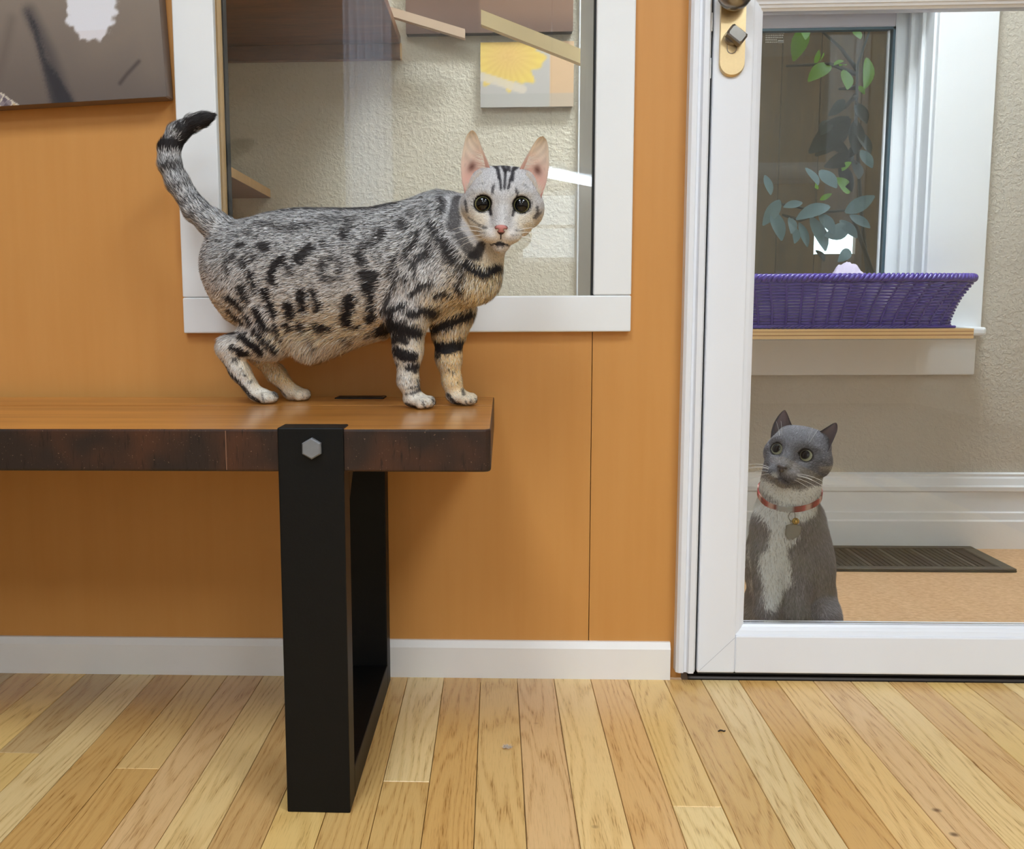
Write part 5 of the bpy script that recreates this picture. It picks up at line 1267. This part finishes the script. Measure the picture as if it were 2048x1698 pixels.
def coat2(X_, N_, jit):
    n = len(X_); c = np.tile(np.array([120, 117, 122.]), (n, 1)); hz = X_[:, 2]
    fr = np.clip((1.70 - X_[:, 1]) / .02, 0, 1); l = loc_of(X_, H2, R2, S2)
    inh = (np.linalg.norm(l - [0, -4, 8], axis=1) < 66) & (l[:, 1] > -50 - .25 * (l[:, 2] - 20))
    inh &= ~((l[:, 1] < -38) & (l[:, 2] < 24))
    for q, hw in WM: c = over(c, stroke_mask(X_[:, 0] + jit[:, 0] * 2, X_[:, 2] + jit[:, 1] * 2, q, hw, .007) * fr * ~inh, (252, 248, 244))
    c = over(c, np.clip((.034 - hz) / .01, 0, 1) * .9, (236, 230, 224))
    hd = inh & (l[:, 2] > -12)
    m = np.clip(1 - np.hypot((l[:, 0] + 9) / 7, (l[:, 1] + 38) / 5), 0, 1) * 2; c = over(c, np.clip(m, 0, 1) * (l[:, 2] > 25), (232, 226, 220))
    c = over(c, np.exp(-(l[:, 0] / 7) ** 2 - ((l[:, 1] + 10) / 16) ** 2) * hd * .25, (140, 140, 146))
    c = over(c, np.exp(-((l[:, 0]) / 14) ** 2 - ((l[:, 1] + 46) / 6) ** 2) * hd * .5, (84, 78, 76))
    for sg in (-1, 1):
        e = np.hypot(l[:, 0] - sg * 24, (l[:, 1] - 3.2) * 1.05); c = over(c, np.clip((12.3 - e) / 1.2, 0, 1) * (l[:, 2] > 15), (44, 40, 40))
    ml = stroke_mask(l[:, 0], l[:, 1], [(-11, -44), (-4, -41.5), (0, -39.5), (4, -41.5), (11, -44)], .8, .8) * (l[:, 2] > 25); return over(c, ml * .8, (50, 44, 44))
cat2 = empty('cat', (P(1577, 1250, 1.68)[0], 1.68, 0), 'grey and white cat with red collar sitting behind the glass door, looking up', 'cat')
V, Q = B2.mesh(0.0023); V = relax(V, Q, 2); V[:, 2] = np.maximum(V[:, 2], .0012); N_, A_ = vnormals(V, Q)
link('body', fast_mesh('body', V - wloc(cat2), Q, coat2(V, N_, np.zeros((len(V), 2)))), M_skin, cat2)
def colour2(R_, n_, r):
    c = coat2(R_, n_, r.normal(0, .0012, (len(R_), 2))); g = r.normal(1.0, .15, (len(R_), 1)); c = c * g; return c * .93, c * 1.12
def keep2(R_):
    l = loc_of(R_, H2, R2, S2); k = R_[:, 2] > .004
    for sg in (-1, 1): k &= ~((np.hypot(l[:, 0] - sg * 24, l[:, 1] - 3.2) < 11.9) & (l[:, 2] > 12))
    return k & ~((np.hypot(l[:, 0] / 7.8, (l[:, 1] + 26.3) / 5.6) < 1) & (l[:, 2] > 44))
def len2(R_): w = headw(R_, H2, R2, S2); return np.where(R_[:, 2] < .05, .006, .0105) * (1 - w) + .0045 * w
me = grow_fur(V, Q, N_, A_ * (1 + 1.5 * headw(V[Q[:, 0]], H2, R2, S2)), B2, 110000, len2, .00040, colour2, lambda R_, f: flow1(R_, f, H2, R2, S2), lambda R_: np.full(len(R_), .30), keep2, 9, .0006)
me.transform(Matrix.Translation(-Vector(wloc(cat2)))); o = link('fur', me, M_fur, cat2); o['kind'] = 'stuff'
add_eyes(cat2, L2, R2, S2, (196, 194, 164), 33, 54, (-.10, .10))
nose_part(cat2, L2, R2, S2, (72, 62, 66), (44, 40, 42))
def ein2(u, t):
    c = np.array([150, 132, 134.]); e = min(u, 1 - u); c = c + (np.array([96, 92, 96]) - c) * max(0, 1 - e / .14); return c * (1 - .35 * (1 - t) ** 2)
def eout2(u, t): return np.array([98, 96, 100.])
ear(cat2, L2, [(-46, 12), (-50, 30), (-50, 44), (-46, 58), (-41, 68), (-38, 70)], [(-14, 38), (-18, 45), (-25, 54), (-31, 63), (-35, 68), (-37.5, 70)], 4, 4, 16, ein2, eout2, S2)
ear(cat2, L2, [(46, 12), (50, 30), (52, 44), (53, 54), (51, 63), (48, 66)], [(14, 36), (19, 41), (29, 50), (38, 59), (43, 64), (47, 66)], 4, 4, 16, ein2, eout2, S2)
tufts(cat2, L2, [(-44, 20, -28, 36, 4, -5, 8, 40), (44, 20, 28, 36, 4, 5, 8, 40)], (158, 150, 150), 4)
wk = []
for sg in (-1, 1):
    for (y0_, x1, y1_, z1, sg_) in ((-31, 70, -34, 26, 5), (-33, 72, -42, 22, 5), (-36, 68, -50, 20, 5), (-38, 60, -58, 22, 4), (-32, 62, -38, 34, 4)): wk.append((sg * 14, y0_, 49, sg * x1, y1_, z1, sg_))
    wk.append((sg * 20, 18, 30, sg * 26, 48, 40, 2)); wk.append((sg * 22, 17, 30, sg * 34, 46, 38, 2))
whiskers(cat2, L2, wk, S2, (242, 240, 238))
# collar with bell and tag
Cc = P(1581, 980, 1.662); e1 = np.array([1, 0, .08]); e2 = np.array([-.05, -1, -.40]); e1 /= np.linalg.norm(e1); e2 /= np.linalg.norm(e2); pts = []
for a_ in np.linspace(0, 2 * math.pi, 72, endpoint=False):
    d = e1 * math.cos(a_) + e2 * math.sin(a_); rs = np.linspace(.02, .12, 120); X_ = Cc + rs[:, None] * d; f = B2.field(X_); pts.append(X_[np.argmax(f > .0012)])
pts = np.array(pts)
for _ in range(6): pts = (np.roll(pts, 1, 0) + 2 * pts + np.roll(pts, -1, 0)) / 4
cd = pts - pts.mean(0); cd /= np.linalg.norm(cd, axis=1)[:, None]; pts = pts + cd * .0015
up_c = np.cross(e1, e2); up_c = up_c if up_c[2] > 0 else -up_c; V = []; C = []
n = len(pts)
for i in range(n):
    for (a_, b_) in ((.0012, .0048), (.0012, -.0048), (-.0012, -.0048), (-.0012, .0048)):
        V.append(pts[i] + cd[i] * a_ + up_c * b_); an = i / n
        C.append((168, 166, 168) if .27 < an < .335 else [(150, 36, 44), (190, 72, 76), (206, 160, 150), (120, 30, 40)][(i * 7 + i // 3) % 4])
Fs = [(i * 4 + k, i * 4 + (k + 1) % 4, ((i + 1) % n) * 4 + (k + 1) % 4, ((i + 1) % n) * 4 + k) for i in range(n) for k in range(4)]
col = mk('collar', V, Fs, attr_mat('collar_fabric', .7, .3), cat2); colored(col.data, C); col['label'] = 'red patterned collar'
fp = pts[np.argmin(np.abs(pts[:, 0] - P(1582, 1016, 1.62)[0]) + 10 * (pts[:, 1] > Cc[1]))] + np.array([0, -.004, 0])
rg = [fp + np.array([.0055 * math.cos(t), 0.001 * math.cos(t), -.010 + .0075 * math.sin(t)]) for t in np.linspace(0, 2 * math.pi, 20, endpoint=False)]
tube('split_ring', rg, .0006, M_nickel, col, 6, True)
ball('bell', fp + np.array([.004, -.007, -.0165]), .0056, plain('brass_bell', (206, 168, 84), .25, .9), col, 16, 10)
tg = [(-.0105, .010), (-.004, .0125), (.0055, .012), (.0125, .0085), (.0125, .001), (.009, -.006), (-.001, -.0125), (-.0085, -.0105), (-.0125, -.004)]
to = plate('tag', [(x_, z_) for x_, z_ in tg], -.0007, .0007, plain('tag_steel', (118, 113, 106), .25, .9), col, .0004)
bz_ = fp + np.array([.001, -.0055, -.034]); to.location = Vector(bz_) - Vector(wloc(col)); to.rotation_euler = (math.radians(-14), 0, 0)
